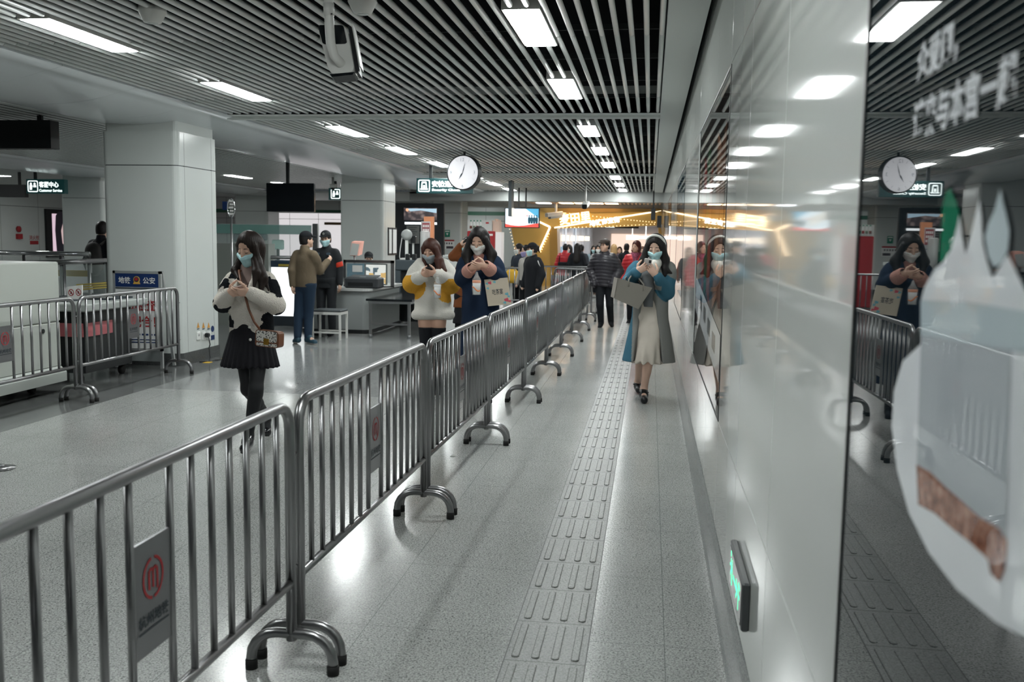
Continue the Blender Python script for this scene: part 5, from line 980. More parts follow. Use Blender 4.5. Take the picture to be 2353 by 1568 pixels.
b = MB(); b.box(a+.05, a+.35, 15.51, 15.52, d+.1, u-.06); b.mi = 0; put('blue_notice', b, mat('notice_blue', (.02, .17, .28), .6), t); b = MB(); b.box(a+.15, a+.32, 15.498, 15.508, u-.2, u-.09); put('white_slip', b, G['paper'], t)
t = thing('monitor', 'monitor showing a bright scan on the security desk', 'monitor', at(858, 660, 15.8)); a, c_, d, u = pr(832, 889, 606, 655, 15.8); b = MB(); b.box(a, c_, 15.8, 15.85, d, u, .01); put('bezel', b, G['black'], t)
sm_ = mat('scan_picture', (.5, .5, .5), .4, es=1.2); nt = sm_.node_tree; N = nt.nodes; tc = N.new('ShaderNodeTexCoord'); vo = N.new('ShaderNodeTexVoronoi'); vo.inputs['Scale'].default_value = 14; vo.distance = 'CHEBYCHEV'; rr = N.new('ShaderNodeValToRGB'); rr.color_ramp.interpolation = 'CONSTANT'; e = rr.color_ramp.elements; e[0].color = (.85, .87, .82, 1); e[1].position = .4; e[1].color = (.75, .45, .1, 1); x = e.new(.5); x.color = (.02, .06, .09, 1); x = e.new(.68); x.color = (.8, .82, .8, 1)
sx = N.new('ShaderNodeSeparateColor'); nt.links.new(tc.outputs['Object'], vo.inputs['Vector']); nt.links.new(vo.outputs['Color'], sx.inputs[0]); nt.links.new(sx.outputs[0], rr.inputs['Fac']); nt.links.new(rr.outputs['Color'], N['Principled BSDF'].inputs['Emission Color']); N['Principled BSDF'].inputs['Base Color'].default_value = (.02, .02, .02, 1); N['Principled BSDF'].inputs['Emission Strength'].default_value = 1.
b = MB(); b.box(a+(c_-a)*.16, c_-.02, 15.796, 15.8, d+.02, u-.02); put('screen', b, sm_, t); b = MB(); b.box((a+c_)/2-.04, (a+c_)/2+.04, 15.85, 15.89, .735, d+.1); b.box((a+c_)/2-.12, (a+c_)/2+.12, 15.8, 15.95, .735, .75); put('stand', b, G['black'], t)
t = thing('printer', 'dark grey printer on the front corner of the security desk', 'printer', (-4.9, 15.2, .735)); a, c_, d, u = pr(797, 873, 636, 664, 15.15); PRN = mat('printer_grey', (.045, .05, .055), .45); b = MB(); b.box(a, c_, 15.02, 15.4, .735, .735+.17, .02); put('printer_body', b, PRN, t)
b = MB(); b.box(a+.06, c_-.08, 15.01, 15.03, .77, .83); put('paper_slot', b, G['black'], t); b = MB(); b.loft([[(x, y, z) for x, y, z in ((a+.03, 15.06, .905), (c_-.03, 15.06, .905), (c_-.05, 15.36, .925), (a+.05, 15.36, .925))], [(a+.03, 15.06, .91), (c_-.03, 15.06, .91), (c_-.05, 15.36, .94), (a+.05, 15.36, .94)]]); put('control_panel', b, PRN, t); b = MB(); b.box((a+c_)/2-.05, (a+c_)/2+.05, 15.1, 15.2, .908, .918); put('display', b, mat('display_pale', (.5, .55, .56), .3), t)
t = thing('payment_terminal', 'tilted white and pink display stand above the security desk', 'display', at(815, 592, 16.0)); p = PX(16.0); b = MB(); q = [p(803, 588), p(824, 588), p(829, 557, .1), p(808, 556, .1)]; b.loft([q, [z+np.array([.03, .1, .02]) for z in q]]); put('display_case', b, mat('case_salmon', (.65, .33, .27), .5), t)
b = MB(); q = [z+[0, -.006, .0] for z in (p(803.5, 587), p(821, 587), p(826.5, 559, .1), p(809, 558, .1))]; b.loft([q, [z+[0, .004, 0] for z in q]]); put('display_screen', b, mat('display_grey', (.3, .31, .3), .25), t); b = MB(); b.tube([p(814, 588, .05), p(815, 600, .05), (p(815, 600)[0], 16.05, .736)], .02, 8); put('arm', b, G['steel_dark'], t)
# stool, inspection table
t = thing('stool', 'square metal stool with dark padded seat before the standing guard', 'stool', (-4.83, 14.1, 0)); x0, x1, y0, y1 = -5.06, -4.6, 13.9, 14.26; b = MB(); b.box(x0, x1, y0, y1, .425, .46, .012); put('seat', b, mat('vinyl_grey', (.07, .08, .085), .5), t); b = MB(); b.box(x0, x1, y0, y1, .385, .425); put('apron', b, G['white_metal'], t)
for x in (x0, x1-.03):
    for y in (y0, y1-.03): b = MB(); b.box(x, x+.03, y, y+.03, 0, .385); put('leg', b, G['white_metal'], t)
for y in (y0, y1-.03): b = MB(); b.box(x0+.03, x1-.03, y+.005, y+.025, .1, .125); put('stretcher', b, G['white_metal'], t)
t = thing('inspection_table', 'low steel table with shiny black top beside the security desk', 'table', (-3.97, 15.6, 0)); x0, x1, y0, y1 = -4.36, -3.62, 14.4, 16.95; b = MB(); b.box(x0, x1, y0, y1, .575, .61, .008); put('tabletop', b, G['black_gloss'], t); b = MB(); b.box(x0+.03, x1-.03, y0+.03, y1-.03, .535, .575); put('apron', b, G['steel_dark'], t)
for x in (x0+.04, x1-.08):
    for y in (y0+.04, y1-.1): b = MB(); b.box(x, x+.04, y, y+.04, .05, .54); l = put('leg', b, G['steel'], t); k = MB(); k.tube([(x+.02, y+.02, 0), (x+.02, y+.02, .05)], .028, 10); put('leveller', k, G['steel_dark'], l)
b = MB(); b.box(x0+.08, x1-.08, y0+.045, y0+.075, .2, .23); put('stretcher', b, G['steel'], t)
# baggage scanner with the things on it
t = thing('baggage_scanner', 'dark grey baggage scanner with black opening behind the white and yellow jacket', 'scanner', (-3.9, 18, 0)); a, c_, d, u = pr(908, 1012, 598, 690, 17.3); SCN = mat('scanner_grey', (.05, .065, .075), .5); b = MB(); z0 = .42
b.box(a, c_, 17.3, 18.9, u-.2, u, .02); b.box(a, a+.1, 17.3, 18.9, z0, u-.2); b.box(c_-.1, c_, 17.3, 18.9, z0, u-.2); b.box(a, c_, 17.3, 18.9, z0-.1, z0); put('housing', b, SCN, t)
b = MB(); b.box(a+.1, c_-.1, 17.36, 17.38, z0, u-.2); put('curtain', b, G['rubber'], t); b = MB(); b.box(a-.05, c_, 17.1, 17.3, .5, .54); put('roller_edge', b, G['steel'], t); b = MB(); b.box(a+.05, c_-.05, 17.4, 18.8, 0, z0-.1); put('base', b, G['black'], t); us = u
t = thing('desk_fan', 'small white fan with hanging cord on the baggage scanner', 'fan', at(936, 597, 17.5)); p = PX(17.5); c = p(934, 540); b = MB(); b.lathe([(.03, -.06), (.07, -.05), (.1, -.01), (.105, .03), (.08, .06), (.03, .08)], c, 18, 'y'); put('fan_head', b, mat('fan_grey', (.36, .38, .37), .5), t); b = MB(); b.box(c[0]-.025, c[0]+.025, 17.5, 17.55, us, c[2]-.08); b.box(c[0]-.1, c[0]+.1, 17.44, 17.62, us, us+.03); put('stand', b, G['white_paint'], t); b = MB(); b.tube([c+[-.05, .03, .08], p(924, 545), p(920, 570), p(918, 590), p(920, 600)], .008, 6); put('cord', b, G['white_paint'], t)
b = MB(); pbox(b, 943, 955, 543, 559, 17.65, .12, .01); tag(put('equipment_box', b, G['black']), 'small black box clipped above the baggage scanner beside the fan', 'box'); 
o = bpy.data.objects['equipment_box']
b = MB(); x = at(949, 560, 17.7)[0]; b.box(x-.015, x+.015, 17.7, 17.73, us, at(949, 559, 17.65)[2]+.02); put('post', b, G['white_paint'], o)
for px, lb in ((940, 'left black device on the baggage scanner'), (955, 'right black device on the baggage scanner')): b = MB(); a, c_, d, u = pr(px-5, px+5, 577, 590, 17.45); b.box(a, c_-.01, 17.32, 17.42, us, us+.11, .01); tag(put('equipment_box', b, G['black']), lb, 'box')
t = thing('tube_dispenser', 'tall clear cylinder standing on the baggage scanner', 'dispenser', at(962, 595, 17.7)); x = at(960, 560, 17.7)[0]; b = MB(); b.lathe([(.09, us), (.09, us+.52), (.07, us+.54)], (x+.1, 17.85, 0), 16); put('cylinder', b, mat('frosted_clear', (.7, .72, .7), .25, alpha=.5), t); b = MB(); b.tube([(x+.07, 17.83, us+.02), (x+.07, 17.83, us+.45)], .03, 8); put('cups', b, G['paper'], t)
# notice stand
t = thing('notice_stand', 'tall notice board with red header and orange side behind the white and yellow jacket', 'board', at(980, 640, 19.3)); a, c_, d, u = pr(967, 988, 509, 640, 19.3); b = MB(); b.box(a, c_, 19.3, 19.34, .0, u); put('board', b, mat('board_white', (.5, .5, .5), .5), t); b = MB(); b.box(a+.03, c_-.01, 19.29, 19.3, u-.33, u-.03); h_ = put('header', b, mat('header_red', (.3, .07, .08), .6), t)
b = MB()
for i in range(4): text(b, '禁\n限\n物', np.array([a+.05+.034*i, 19.287, u-.3]), X_, Z_, h=.24, w=.024, bold=.02, lift=0)
b = MB()
for i in range(4):
    for j in range(3): b.box(a+.045+.034*i, a+.066+.034*i, 19.286, 19.29, u-.12-.08*j, u-.07-.08*j)
put('header_marks', b, G['paper'], h_); b = MB(); b.box(c_, c_+.07, 19.32, 19.4, .05, u+.1); b.box(a+.05, c_+.05, 19.34, 19.38, u, u+.1); put('orange_side', b, mat('board_orange', (.68, .28, .14), .5), t); b = MB()
for j in range(9): b.box(a+.03, c_-.03-.03*(j % 3), 19.292, 19.3, u-.42-.05*j, u-.405-.05*j)
put('notice_lines', b, mat('ink_grey', (.25, .26, .27), .6), t)
# white counter between the two women
b = MB(); pbox(b, 1022, 1062, 594, 668, 15.6, .6, .02); a, c_, d, u = pr(1022, 1062, 594, 668, 15.6); b = MB(); b.box(a, c_, 15.6, 16.2, 0, u, .015); o = tag(put('white_counter', b, G['white_paint']), 'white counter showing between the two women with phones', 'counter'); b = MB(); b.box(a-.03, c_+.03, 15.57, 16.23, u, u+.05); put('counter_top', b, G['plaster'], o)
# things on the third column
Yp = 30.99
for nm, lb, x0, x1, y0, y1, M in (('emergency_sign', 'green and white emergency sign on the third column', 1022, 1034, 529, 545, 'green_print'), ('notice', 'white notice with red header strip on the third column', 1012, 1044, 551, 573, 'paper')):
    a, c_, d, u = pr(x0, x1, y0, y1, Yp); b = MB(); b.box(a, c_, Yp-.01, Yp, d, u); o = tag(put(nm, b, G[M]), lb, 'sign'); b = MB()
    if nm == 'notice':
        b.box(a, c_, Yp-.013, Yp-.01, u-.05, u); put('header_strip', b, G['red_print'], o); b = MB()
        for i in range(5): b.box(a+.04+.08*i, a+.08+.08*i, Yp-.013, Yp-.01, u-.15, u-.09)
        b.box(a+.2, c_-.03, Yp-.013, Yp-.01, d+.02, d+.1); put('small_prints', b, mat('ink_dark', (.06, .05, .06), .6), o)
    else: b.prism([(.5, .22), (.7, .5), (.62, .6), (.5, .53), (.38, .6), (.3, .5)], (a, Yp-.012, d), X_*(c_-a), Z_*(u-d), Y_*-.002); b.box(a+.02, c_-.02, Yp-.013, Yp-.01, u-.06, u-.025); put('heart_mark', b, G['paper'], o)
for x0, x1, lb in ((891, 899, 'left framed white notice on the side of the second column'), (900, 910, 'right framed white notice on the side of the second column')):
    q0 = atx(x0, 527, -5.95); q1 = atx(x1, 583, -5.95); b = MB(); b.box(-5.95, -5.93, q0[1], q1[1], 1.15, 1.78); o = tag(put('framed_notice', b, G['black']), lb, 'notice', 'framed notices on the second column'); b = MB(); b.box(-5.931, -5.926, q0[1]+.04, q1[1]-.04, 1.19, 1.74); put('notice_sheet', b, G['paper'], o)
# red vending cabinet with bottle advert
Yr = 24.5; a, c_, d, u = pr(1073, 1137, 531, 640, Yr); t = thing('vending_machine', 'red vending machine with white top box behind the dark coat', 'machine', ((a+c_)/2, Yr, 0)); b = MB(); b.box(a, c_, Yr, Yr+.7, 0, u, .02); put('cabinet', b, G['red_print'], t); b = MB(); b.box(c_-.16, c_-.06, Yr-.005, Yr, u-.12, u-.07); put('label_plate', b, G['paper'], t)
a2, c2_, d2, u2 = pr(1074, 1130, 506, 530, Yr); b = MB(); b.box(a2, c2_, Yr+.02, Yr+.6, u, u2); tb = put('top_box', b, mat('box_white', (.62, .62, .6), .5), t)
for i in range(4):
    x = a2+.09+.085*i; b = MB(); b.lathe([(.001, u+.03), (.03, u+.03), (.03, u+.19), (.014, u+.23), (.014, u+.27), (.001, u+.27)], (x, Yr+.01, 0), 10); bo = put('bottle', b, G['paper'], tb); b = MB(); b.lathe([(.031, u+.06), (.031, u+.13)], (x, Yr+.01, 0), 10); put('bottle_label', b, [mat('label_brown', (.2, .06, .04), .6), mat('label_sage', (.2, .26, .18), .6), G['red_print'], G['green_print']][i], bo); b = MB(); b.lathe([(.016, u+.24), (.016, u+.275), (.001, u+.276)], (x, Yr+.01, 0), 8); put('bottle_cap', b, G['green_print'], bo)
b = MB(); b.box(c2_-.16, c2_-.08, Yr+.012, Yr+.02, u2-.09, u2-.05); b.mi = 0; put('brand_patch', b, G['red_print'], tb)
a3, c3_, d3, u3 = pr(1131, 1146, 503, 532, Yr); b = MB(); b.box(a3, c3_, Yr+.1, Yr+.5, 1.2, u3-.06); b.box(a3+.04, a3+.09, Yr+.1, Yr+.5, u3-.06, u3+.0); b.box(c3_-.05, c3_-.02, Yr+.1, Yr+.5, u3-.06, u3-.02); put('cream_panel', b, mat('panel_cream', (.72, .52, .42), .6), t); b = MB(); b.box(c_, c_+.16, Yr+.05, Yr+.5, 0, u-.02); put('side_display', b, mat('display_white', (.65, .62, .62), .4, emit=(1, .95, .92), es=.25), t)
# rear shop between second and third column
Ys = 27.0; a, c_, d, u = pr(913, 1003, 471, 640, Ys); t = thing('food_stall', 'dark shop front with lit menu screen between the second and third columns', 'shop', ((a+c_)/2, Ys, 0)); b = MB(); b.box(a-.3, c_+.2, Ys+.05, Ys+.2, 0, u+.05); put('front', b, mat('shop_black', (.015, .018, .02), .6), t)
a, c_, d, u = pr(928, 1003, 478, 506, Ys); b = MB(); b.box(a, c_, Ys, Ys+.05, d, u); ms = mat('menu_picture', (.1, .1, .1), .4); nt = ms.node_tree; N = nt.nodes; tc = N.new('ShaderNodeTexCoord'); no = N.new('ShaderNodeTexVoronoi'); no.inputs['Scale'].default_value = 7; rr = N.new('ShaderNodeValToRGB'); e = rr.color_ramp.elements; e[0].color = (.36, .27, .25, 1); e[1].color = (.03, .02, .025, 1); e[1].position = .6; nt.links.new(tc.outputs['Object'], no.inputs['Vector']); nt.links.new(no.outputs['Distance'], rr.inputs['Fac']); nt.links.new(rr.outputs['Color'], N['Principled BSDF'].inputs['Emission Color']); N['Principled BSDF'].inputs['Emission Strength'].default_value = .9
scrn = put('menu_screen', b, ms, t); b = MB(); b.add([(a+.05, Ys-.003, u-.02), (c_, Ys-.003, u-.02), (c_, Ys-.003, u-.14), (a+.5, Ys-.003, u-.07), (a+.2, Ys-.003, u-.1)], [(0, 1, 2, 3, 4)]); put('picture_sky', b, E_('picture_sky', (.42, .6, .72), .9), scrn); b = MB(); b.prism(circle(a+.1, u-.06, .045, 12), (0, Ys-.004, 0), X_, Z_, -Y_*.003); put('picture_mark', b, E_('picture_orange', (.9, .5, .3), .9), scrn)
b = MB(); a, c_, d, u = pr(930, 1003, 511, 516, Ys); b.box(a, c_, Ys, Ys+.05, d, u); put('light_strip', b, mat('strip_white', (.9, .9, .9), .5, emit=(.9, .97, 1), es=1.6), t); b = MB(); a, c_, d, u = pr(934, 963, 519, 560, Ys); b.box(a, c_, Ys, Ys+.04, d, u); mb_ = put('menu_board', b, mat('menu_grey', (.2, .21, .2), .5), t); b = MB()
for j in range(7): b.box(a+.05, c_-.06-.05*(j % 2), Ys-.003, Ys, u-.06-.06*j, u-.045-.06*j)
put('menu_lines', b, G['dark_print'], mb_)
# ---- left: white machine cabinet, rails, inspection table, police board
WC = mat('cabinet_white', (.43, .455, .42), .35); t = thing('machine_cabinet', 'large white machine cabinet behind the leftmost barrier', 'cabinet', (-6.3, 7.4, 0)); b = MB(); b.box(-6.85, -5.75, 6.0, 8.7, .70, 1.285, .012); b.box(-6.85, -5.755, 6.0, 8.7, .255, .695, .01); put('cabinet_body', b, WC, t); b = MB(); b.box(-6.85, -5.78, 6.0, 8.68, .10, .255); b.loft([[(-5.76, y, .255), (-5.70, y, .2), (-5.70, y, .11), (-5.8, y, .1)] for y in (6.0, 8.7)]); put('kick_plate', b, mat('cabinet_kick_grey', (.5, .53, .5), .4), t)  # kick plate in a slightly paler grey than the body
b = MB(); b.prism(circle(8.42, .625, .022, 14), (-5.75, 0, 0), Y_, Z_, X_*.006); put('lock', b, G['black'], t)
for y in (8.5, 7.9, 7.2): b = MB(); b.lathe([(.02, -.02), (.045, -.02), (.045, .02), (.02, .02)], (-5.95, y, .047), 14, 'x'); put('caster', b, G['rubber'], t)
b = MB(); b.box(-6.9, -5.8, 6.0, 8.7, 0.09, .1); put('underside', b, G['black'], t)
XB = -7.05; qa, qb = atx(100, 603, XB), atx(250, 600, XB); zb = .5*(qa[2]+qb[2]); t = thing('glass_balustrade', 'steel framed glass balustrade with yellow stickers left of the first column', 'balustrade', (XB, qa[1], 0)); R_ = .03; b = MB(); b.tube([(XB, qa[1]-.3, zb), (XB, qb[1], zb)], R_, 12); put('handrail', b, G['steel'], t)
for y in (atx(146, 600, XB)[1], qb[1]-.03): b = MB(); b.tube([(XB, y, 0), (XB, y, zb)], .024 if y < qb[1]-.1 else .04, 10); put('post', b, G['steel'], t)
b = MB(); b.box(XB-.005, XB+.005, qa[1]-.3, qb[1]-.05, .15, zb-.05); pn = put('pane', b, MATS['clear_glass'], t); b = MB()
for i in range(3): b.box(XB+.006, XB+.007, qb[1]-.75, qb[1]-.08, zb-.3-.03*i, zb-.28-.03*i)
put('yellow_sticker', b, mat('sticker_yellow', (.5, .38, .06), .6), pn)
p = PX(13.1); t = thing('glass_balustrade', 'long bright steel handrail with glass beyond the white cabinet', 'balustrade', (-9.6, 13.1, 0)); q0, q1 = p(-40, 580), p(206, 577); zr = q0[2]; b = MB(); b.tube([q0, (q1[0], q1[1], zr)], .035, 12); put('handrail', b, G['chrome'], t)
for px in (55, 140, 204): x = at(px, 590, 13.1)[0]; b = MB(); b.tube([(x, 13.1, 0), (x, 13.1, zr)], .025, 8); put('post', b, G['steel'], t)
b = MB(); b.box(q0[0], q1[0], 13.1, 13.11, .1, zr-.05); pn = put('pane', b, MATS['clear_glass'], t); b = MB(); x = at(100, 600, 13.1)[0]; b.box(x, q1[0], 13.09, 13.1, zr-.33, zr-.24); put('yellow_sticker', b, MATS['sticker_yellow'], pn)
t = thing('inspection_counter', 'grey topped inspection counter on casters behind the left barriers', 'counter', (-6.1, 9.5, 0)); CT = mat('counter_grey', (.40, .43, .41), .4); b = MB(); b.box(-6.95, -5.62, 8.95, 10.15, .77, .85, .012); put('counter_top', b, CT, t); b = MB(); b.box(-6.75, -5.75, 9.1, 10.0, .12, .77); put('black_base', b, G['black'], t); b = MB(); b.box(-5.749, -5.735, 9.12, 9.6, .5, .64); b.box(-6.75, -5.76, 9.085, 9.1, .5, .64); put('pink_band', b, mat('band_pink', (.42, .12, .13), .5), t)
b = MB(); b.box(-6.5, -5.75, 9.6, 10.05, .85, .868); b.box(-6.4, -6.0, 9.2, 9.5, .85, .862); put('tray', b, G['dark_print'], t)
for i, (x, y) in enumerate(((-6.2, 9.75), (-5.95, 9.7), (-6.1, 9.9))): b = MB(); b.box(x, x+.13, y, y+.09, .868, .876); put('paper_slip', b, G['paper'], t)
for x in (-6.65, -5.85):
    for y in (9.15, 9.95): b = MB(); b.lathe([(.02, -.02), (.05, -.02), (.05, .02), (.02, .02)], (x, y, .05), 14, 'x'); put('caster', b, G['rubber'], t)
t = thing('prohibition_sign', 'small white card with two red crossed circles on the inspection counter', 'sign', at(170, 685, 8.98)); p = PX(8.96); q = [p(155, 687), p(189, 688), p(189, 655), p(154, 659)]; b = MB(); b.loft([q, [z+[0, .01, 0] for z in q]]); cd_ = put('card', b, G['paper'], t)
for k in (.27, .75):
    c = q[0]*(1-k)*.5+q[1]*k*.5+q[3]*(1-k)*.5+q[2]*k*.5-Y_*.003; r0 = (q[1][0]-q[0][0])*.19; b = MB(); n_ = 18; A = [c+[r0*math.cos(a), 0, 1.15*r0*math.sin(a)] for a in np.arange(n_)*2*math.pi/n_]; Bq = [c+[.78*r0*math.cos(a), 0, .9*r0*math.sin(a)] for a in np.arange(n_)*2*math.pi/n_]; b.add(A+Bq, [(i, (i+1) % n_, n_+(i+1) % n_, n_+i) for i in range(n_)]); d = np.array([.7*r0, 0, -.8*r0]); e = np.array([.1*r0, 0, .1*r0]); b.add([c-d-e, c+d-e, c+d+e, c-d+e], [(0, 1, 2, 3)]); put('crossed_circle', b, G['red_print'], cd_)
    b = MB(); b.add([c+[x*r0, .001, z*r0] for x, z in ((-.35, -.5), (.1, -.45), (.3, .1), (0, .5), (-.25, .1))], [(0, 1, 2, 3, 4)]); put('figure', b, G['dark_print'], cd_)
# police board
Yb = 10.3; a, c_, d, u = pr(263, 373, 623, 830, Yb); d = 0.02; t = thing('police_board', 'folding board with blue police header before the first column', 'board', ((a+c_)/2, Yb, 0)); b = MB()
for x in (a, c_-.03): b.box(x, x+.03, Yb-.015, Yb+.015, d, u)
b.box(a, c_, Yb-.015, Yb+.015, u-.03, u); b.box(a, c_, Yb-.015, Yb+.015, .22, .25); put('frame', b, mat('aluminium', (.55, .57, .57), .35, .7), t)
b = MB(); b.box(a+.03, c_-.03, Yb-.008, Yb+.008, .25, u-.03); pa = put('panel', b, mat('board_face', (.68, .69, .68), .5), t)
b = MB(); b.box(a+.02, c_-.02, Yb-.012, Yb, u-.185, u-.03); hd_ = put('blue_header', b, G['blue_print'], t); W_ = c_-a; b = MB(); b.box(a+.03, c_-.03, Yb-.013, Yb-.01, u-.205, u-.192); put('header_line', b, G['dark_print'], t)
tx(hd_, '地铁', a+W_*.12, u-.145, W_*.25, .075, Yb-.012, .015, 'paper'); tx(hd_, '公安', a+W_*.63, u-.145, W_*.25, .075, Yb-.012, .015, 'paper')
c = np.array([a+W_*.5, Yb-.014, u-.1]); b = MB(); b.prism(circle(0, 0, .04, 16), c, X_, Z_, -Y_*.003); b.prism([(-.045, -.05), (.045, -.05), (.03, -.02), (-.03, -.02)], c, X_, Z_, -Y_*.004); em = put('emblem', b, mat('emblem_gold', (.6, .35, .06), .4), hd_); b = MB(); b.prism(circle(0, .003, .03, 14), c-Y_*.004, X_, Z_, -Y_*.002); put('emblem_shield', b, G['dark_print'], em); b = MB(); b.prism([(-.016, -.01), (.016, -.01), (.02, .015), (0, .024), (-.02, .015)], c-Y_*.007, X_, Z_, -Y_*.002); put('emblem_star', b, G['red_print'], em)
tx(pa, '人员检查', a+W_*.13, u-.46, W_*.74, .135, Yb-.009, .02, 'red_print'); tx(pa, '请配合！', a+W_*.13, u-.65, W_*.74, .135, Yb-.009, .02, 'red_print'); b = MB()
for z in (.315, .345): b.box(a+.06, c_-.06, Yb-.011, Yb-.008, z, z+.01)
for i in range(9): b.box(a+.09+.05*i, a+.12+.05*i, Yb-.011, Yb-.008, .40, .42)
put('small_print', b, G['blue_print'], pa); b = MB(); b.box(a+.03, c_-.03, Yb-.01, Yb+.005, .1, .22); put('lower_panel', b, mat('board_grey', (.2, .22, .22), .5), t)
b = MB()
for x in (a, c_-.03): b.loft([[(x, Yb+.03, u-.02), (x+.03, Yb+.03, u-.02), (x+.03, Yb+.06, u), (x, Yb+.06, u)], [(x, Yb+.27, d), (x+.03, Yb+.27, d), (x+.03, Yb+.30, d), (x, Yb+.30, d)]])
put('rear_legs', b, MATS['aluminium'], t); bpy.data.objects['rear_legs'].name = 'rear_frame'
# sockets on the first column
Xs = -5.499
for k, px in enumerate((455, 467, 479)):
    q = atx(px, 772, -5.5); b = MB(); b.box(Xs-.002, Xs+.012, q[1]-.045, q[1]+.045, q[2]-.05, q[2]+.05, .004); o = tag(put('wall_socket', b, G['white_paint']), ('left', 'middle', 'right')[k]+' white socket low on the first column under a warning triangle', 'socket', 'wall sockets'); qt = atx(px, 748, -5.5); b = MB(); b.prism([(-.035, -.03), (.035, -.03), (0, .035)], (Xs, qt[1], qt[2]), Y_, Z_, X_*.003); put('warning_triangle', b, mat('warning_orange', (.65, .3, .05), .5), o); b = MB(); b.prism([(-.03, -.05), (.03, -.05), (.03, -.04), (-.03, -.04)], (Xs, qt[1], qt[2]), Y_, Z_, X_*.003); put('warning_text', b, G['dark_print'], o)
    b = MB()
    for s_ in (-1, 1): b.box(Xs+.012, Xs+.014, q[1]+.012*s_-.003, q[1]+.012*s_+.003, q[2]-.005, q[2]+.02)
    put('slots', b, G['black'], o)
q = atx(488, 756, -5.5); b = MB(); b.prism(circle(0, 0, .04, 16), (Xs, q[1], q[2]), Y_, Z_, X_*.004); b.box(Xs, Xs+.004, q[1]-.05, q[1]+.05, q[2]-.14, q[2]-.08); tag(put('mandatory_sticker', b, G['blue_print']), 'round and square blue stickers right of the sockets on the first column', 'sticker')
q = atx(470, 770, -5.5); b = MB(); b.box(Xs+.012, Xs+.06, q[1]-.025, q[1]+.025, q[2]-.03, q[2]+.025, .008); o = tag(put('power_plug', b, G['black']), 'black plug with cord running to the floor beside the first column', 'plug'); b = MB(); b.tube([(Xs+.05, q[1], q[2]-.02), (Xs+.06, q[1]+.02, q[2]-.12), (Xs+.04, q[1]+.03, .15), (Xs+.08, q[1]-.02, .03), (Xs+.12, q[1]-.15, .008), (Xs+.05, q[1]-.25, .008)], .007, 6); put('cord', b, G['black'], o)
for k in range(4): b = MB(); y = 11.0+.22*k; b.box(-5.40+.02*k, -5.32+.02*k, y, y+.11, .0005, .004); tag(put('floor_tape', b, [G['yellow_print'], G['black']][k % 2]), ('nearest', 'second', 'third', 'farthest')[k]+' piece of hazard tape on the floor by the first column, '+('yellow', 'black')[k % 2], 'tape', 'hazard tape pieces')
# oval steel pole sign, beyond the first column
p = PX(13.0); c = p(531, 478); t = thing('pole_sign', 'steel pole with oval hoop and white label above the fleece jacket woman', 'sign', (p(533, 560)[0], 13.0, 0)); b = MB(); b.tube([(c[0], 13.0, 0), (c[0], 13.0, c[2]-.12)], .016, 10); put('pole', b, G['steel'], t); b = MB(); b.tube([c+[.055*math.cos(a), .0, .13*math.sin(a)-.0] for a in np.linspace(0, 2*math.pi, 25)], .008, 8); put('hoop', b, G['chrome'], t)
b = MB()
for k in range(5): b.box(c[0]-.03+.012*(k % 2), c[0]+.035, 12.99, 13.0, c[2]+.08-.045*k, c[2]+.11-.045*k)
put('label', b, G['paper'], t); b = MB(); b.box(c[0]-.13, c[0]-.06, 13.0, 13.02, c[2]-.03, c[2]+.09); put('blue_plate', b, G['blue_print'], t)
# lit service counter with glass screen behind the fleece jacket woman
Yk = 15.9; a, c_, d, u = pr(514, 722, 618, 735, Yk); t = thing('service_counter', 'brightly lit white service counter with green glass screen behind the tan jacket man', 'counter', ((a+c_)/2, Yk, 0)); b = MB(); b.box(a-.6, c_, Yk, Yk+.6, 0, .17); put('plinth', b, G['dark_print'], t); b = MB(); b.box(a-.6, c_, Yk+.02, Yk+.6, .17, 1.02); put('lit_front', b, mat('counter_glow', (.85, .87, .88), .4, emit=(.95, 1, 1), es=1.15), t); b = MB(); b.box(a-.6, c_, Yk, Yk+.6, 1.02, 1.13); put('counter_band', b, mat('band_navy', (.03, .055, .09), .4), t); b = MB(); b.box(at(640, 615, Yk)[0], c_-.3, Yk-.004, Yk, 1.035, 1.075); put('yellow_strip', b, MATS['sticker_yellow'], t); b = MB(); b.tube([(a-.6, Yk+.02, 1.19), (c_, Yk+.02, 1.19)], .03, 10); put('steel_rail', b, G['steel'], t)
b = MB(); b.box(a-.6, c_+.0, Yk+.3, Yk+.31, 1.14, 1.76); gp = put('glass_screen', b, mat('glass_pale', (.7, .85, .82), .04, alpha=.16), t); b = MB(); b.box(a-.6, c_-.15, Yk+.285, Yk+.3, 1.59, 1.75); put('frosted_band', b, mat('frosted_green', (.16, .33, .30), .4, alpha=.82), gp)
b = MB(); x = c_-.12; b.box(x, x+.09, Yk+.27, Yk+.33, 1.13, 1.78); put('screen_post', b, G['steel_dark'], t)
b = MB(); x0 = a-.3; x1 = at(622, 600, Yk)[0]; b.box(x0, x1, Yk-.1, Yk+.2, 0, 1.42); put('grey_cabinet', b, mat('cabinet_olive', (.24, .26, .24), .5), t)
for x0, x1, y0, y1, lb in ((624, 651, 551, 574, 'pale green monitor'), (536, 556, 536, 556, 'dark office chair'), (592, 613, 537, 553, 'grey office chair')):
    a, c_, d, u = pr(x0, x1, y0, y1, 17.2); tt = thing('monitor' if 'monitor' in lb else 'office_chair', lb+' seen through the glass of the lit service counter', 'monitor' if 'monitor' in lb else 'chair', ((a+c_)/2, 17.2, d)); b = MB(); b.box(a, c_, 17.2, 17.26, d, u, .02); put('back', b, mat('monitor_green', (.22, .36, .32), .5) if 'monitor' in lb else G['dark_print'], tt); b = MB(); b.tube([((a+c_)/2, 17.23, .0), ((a+c_)/2, 17.23, d+.02)], .03, 8); put('support', b, G['black'], tt)
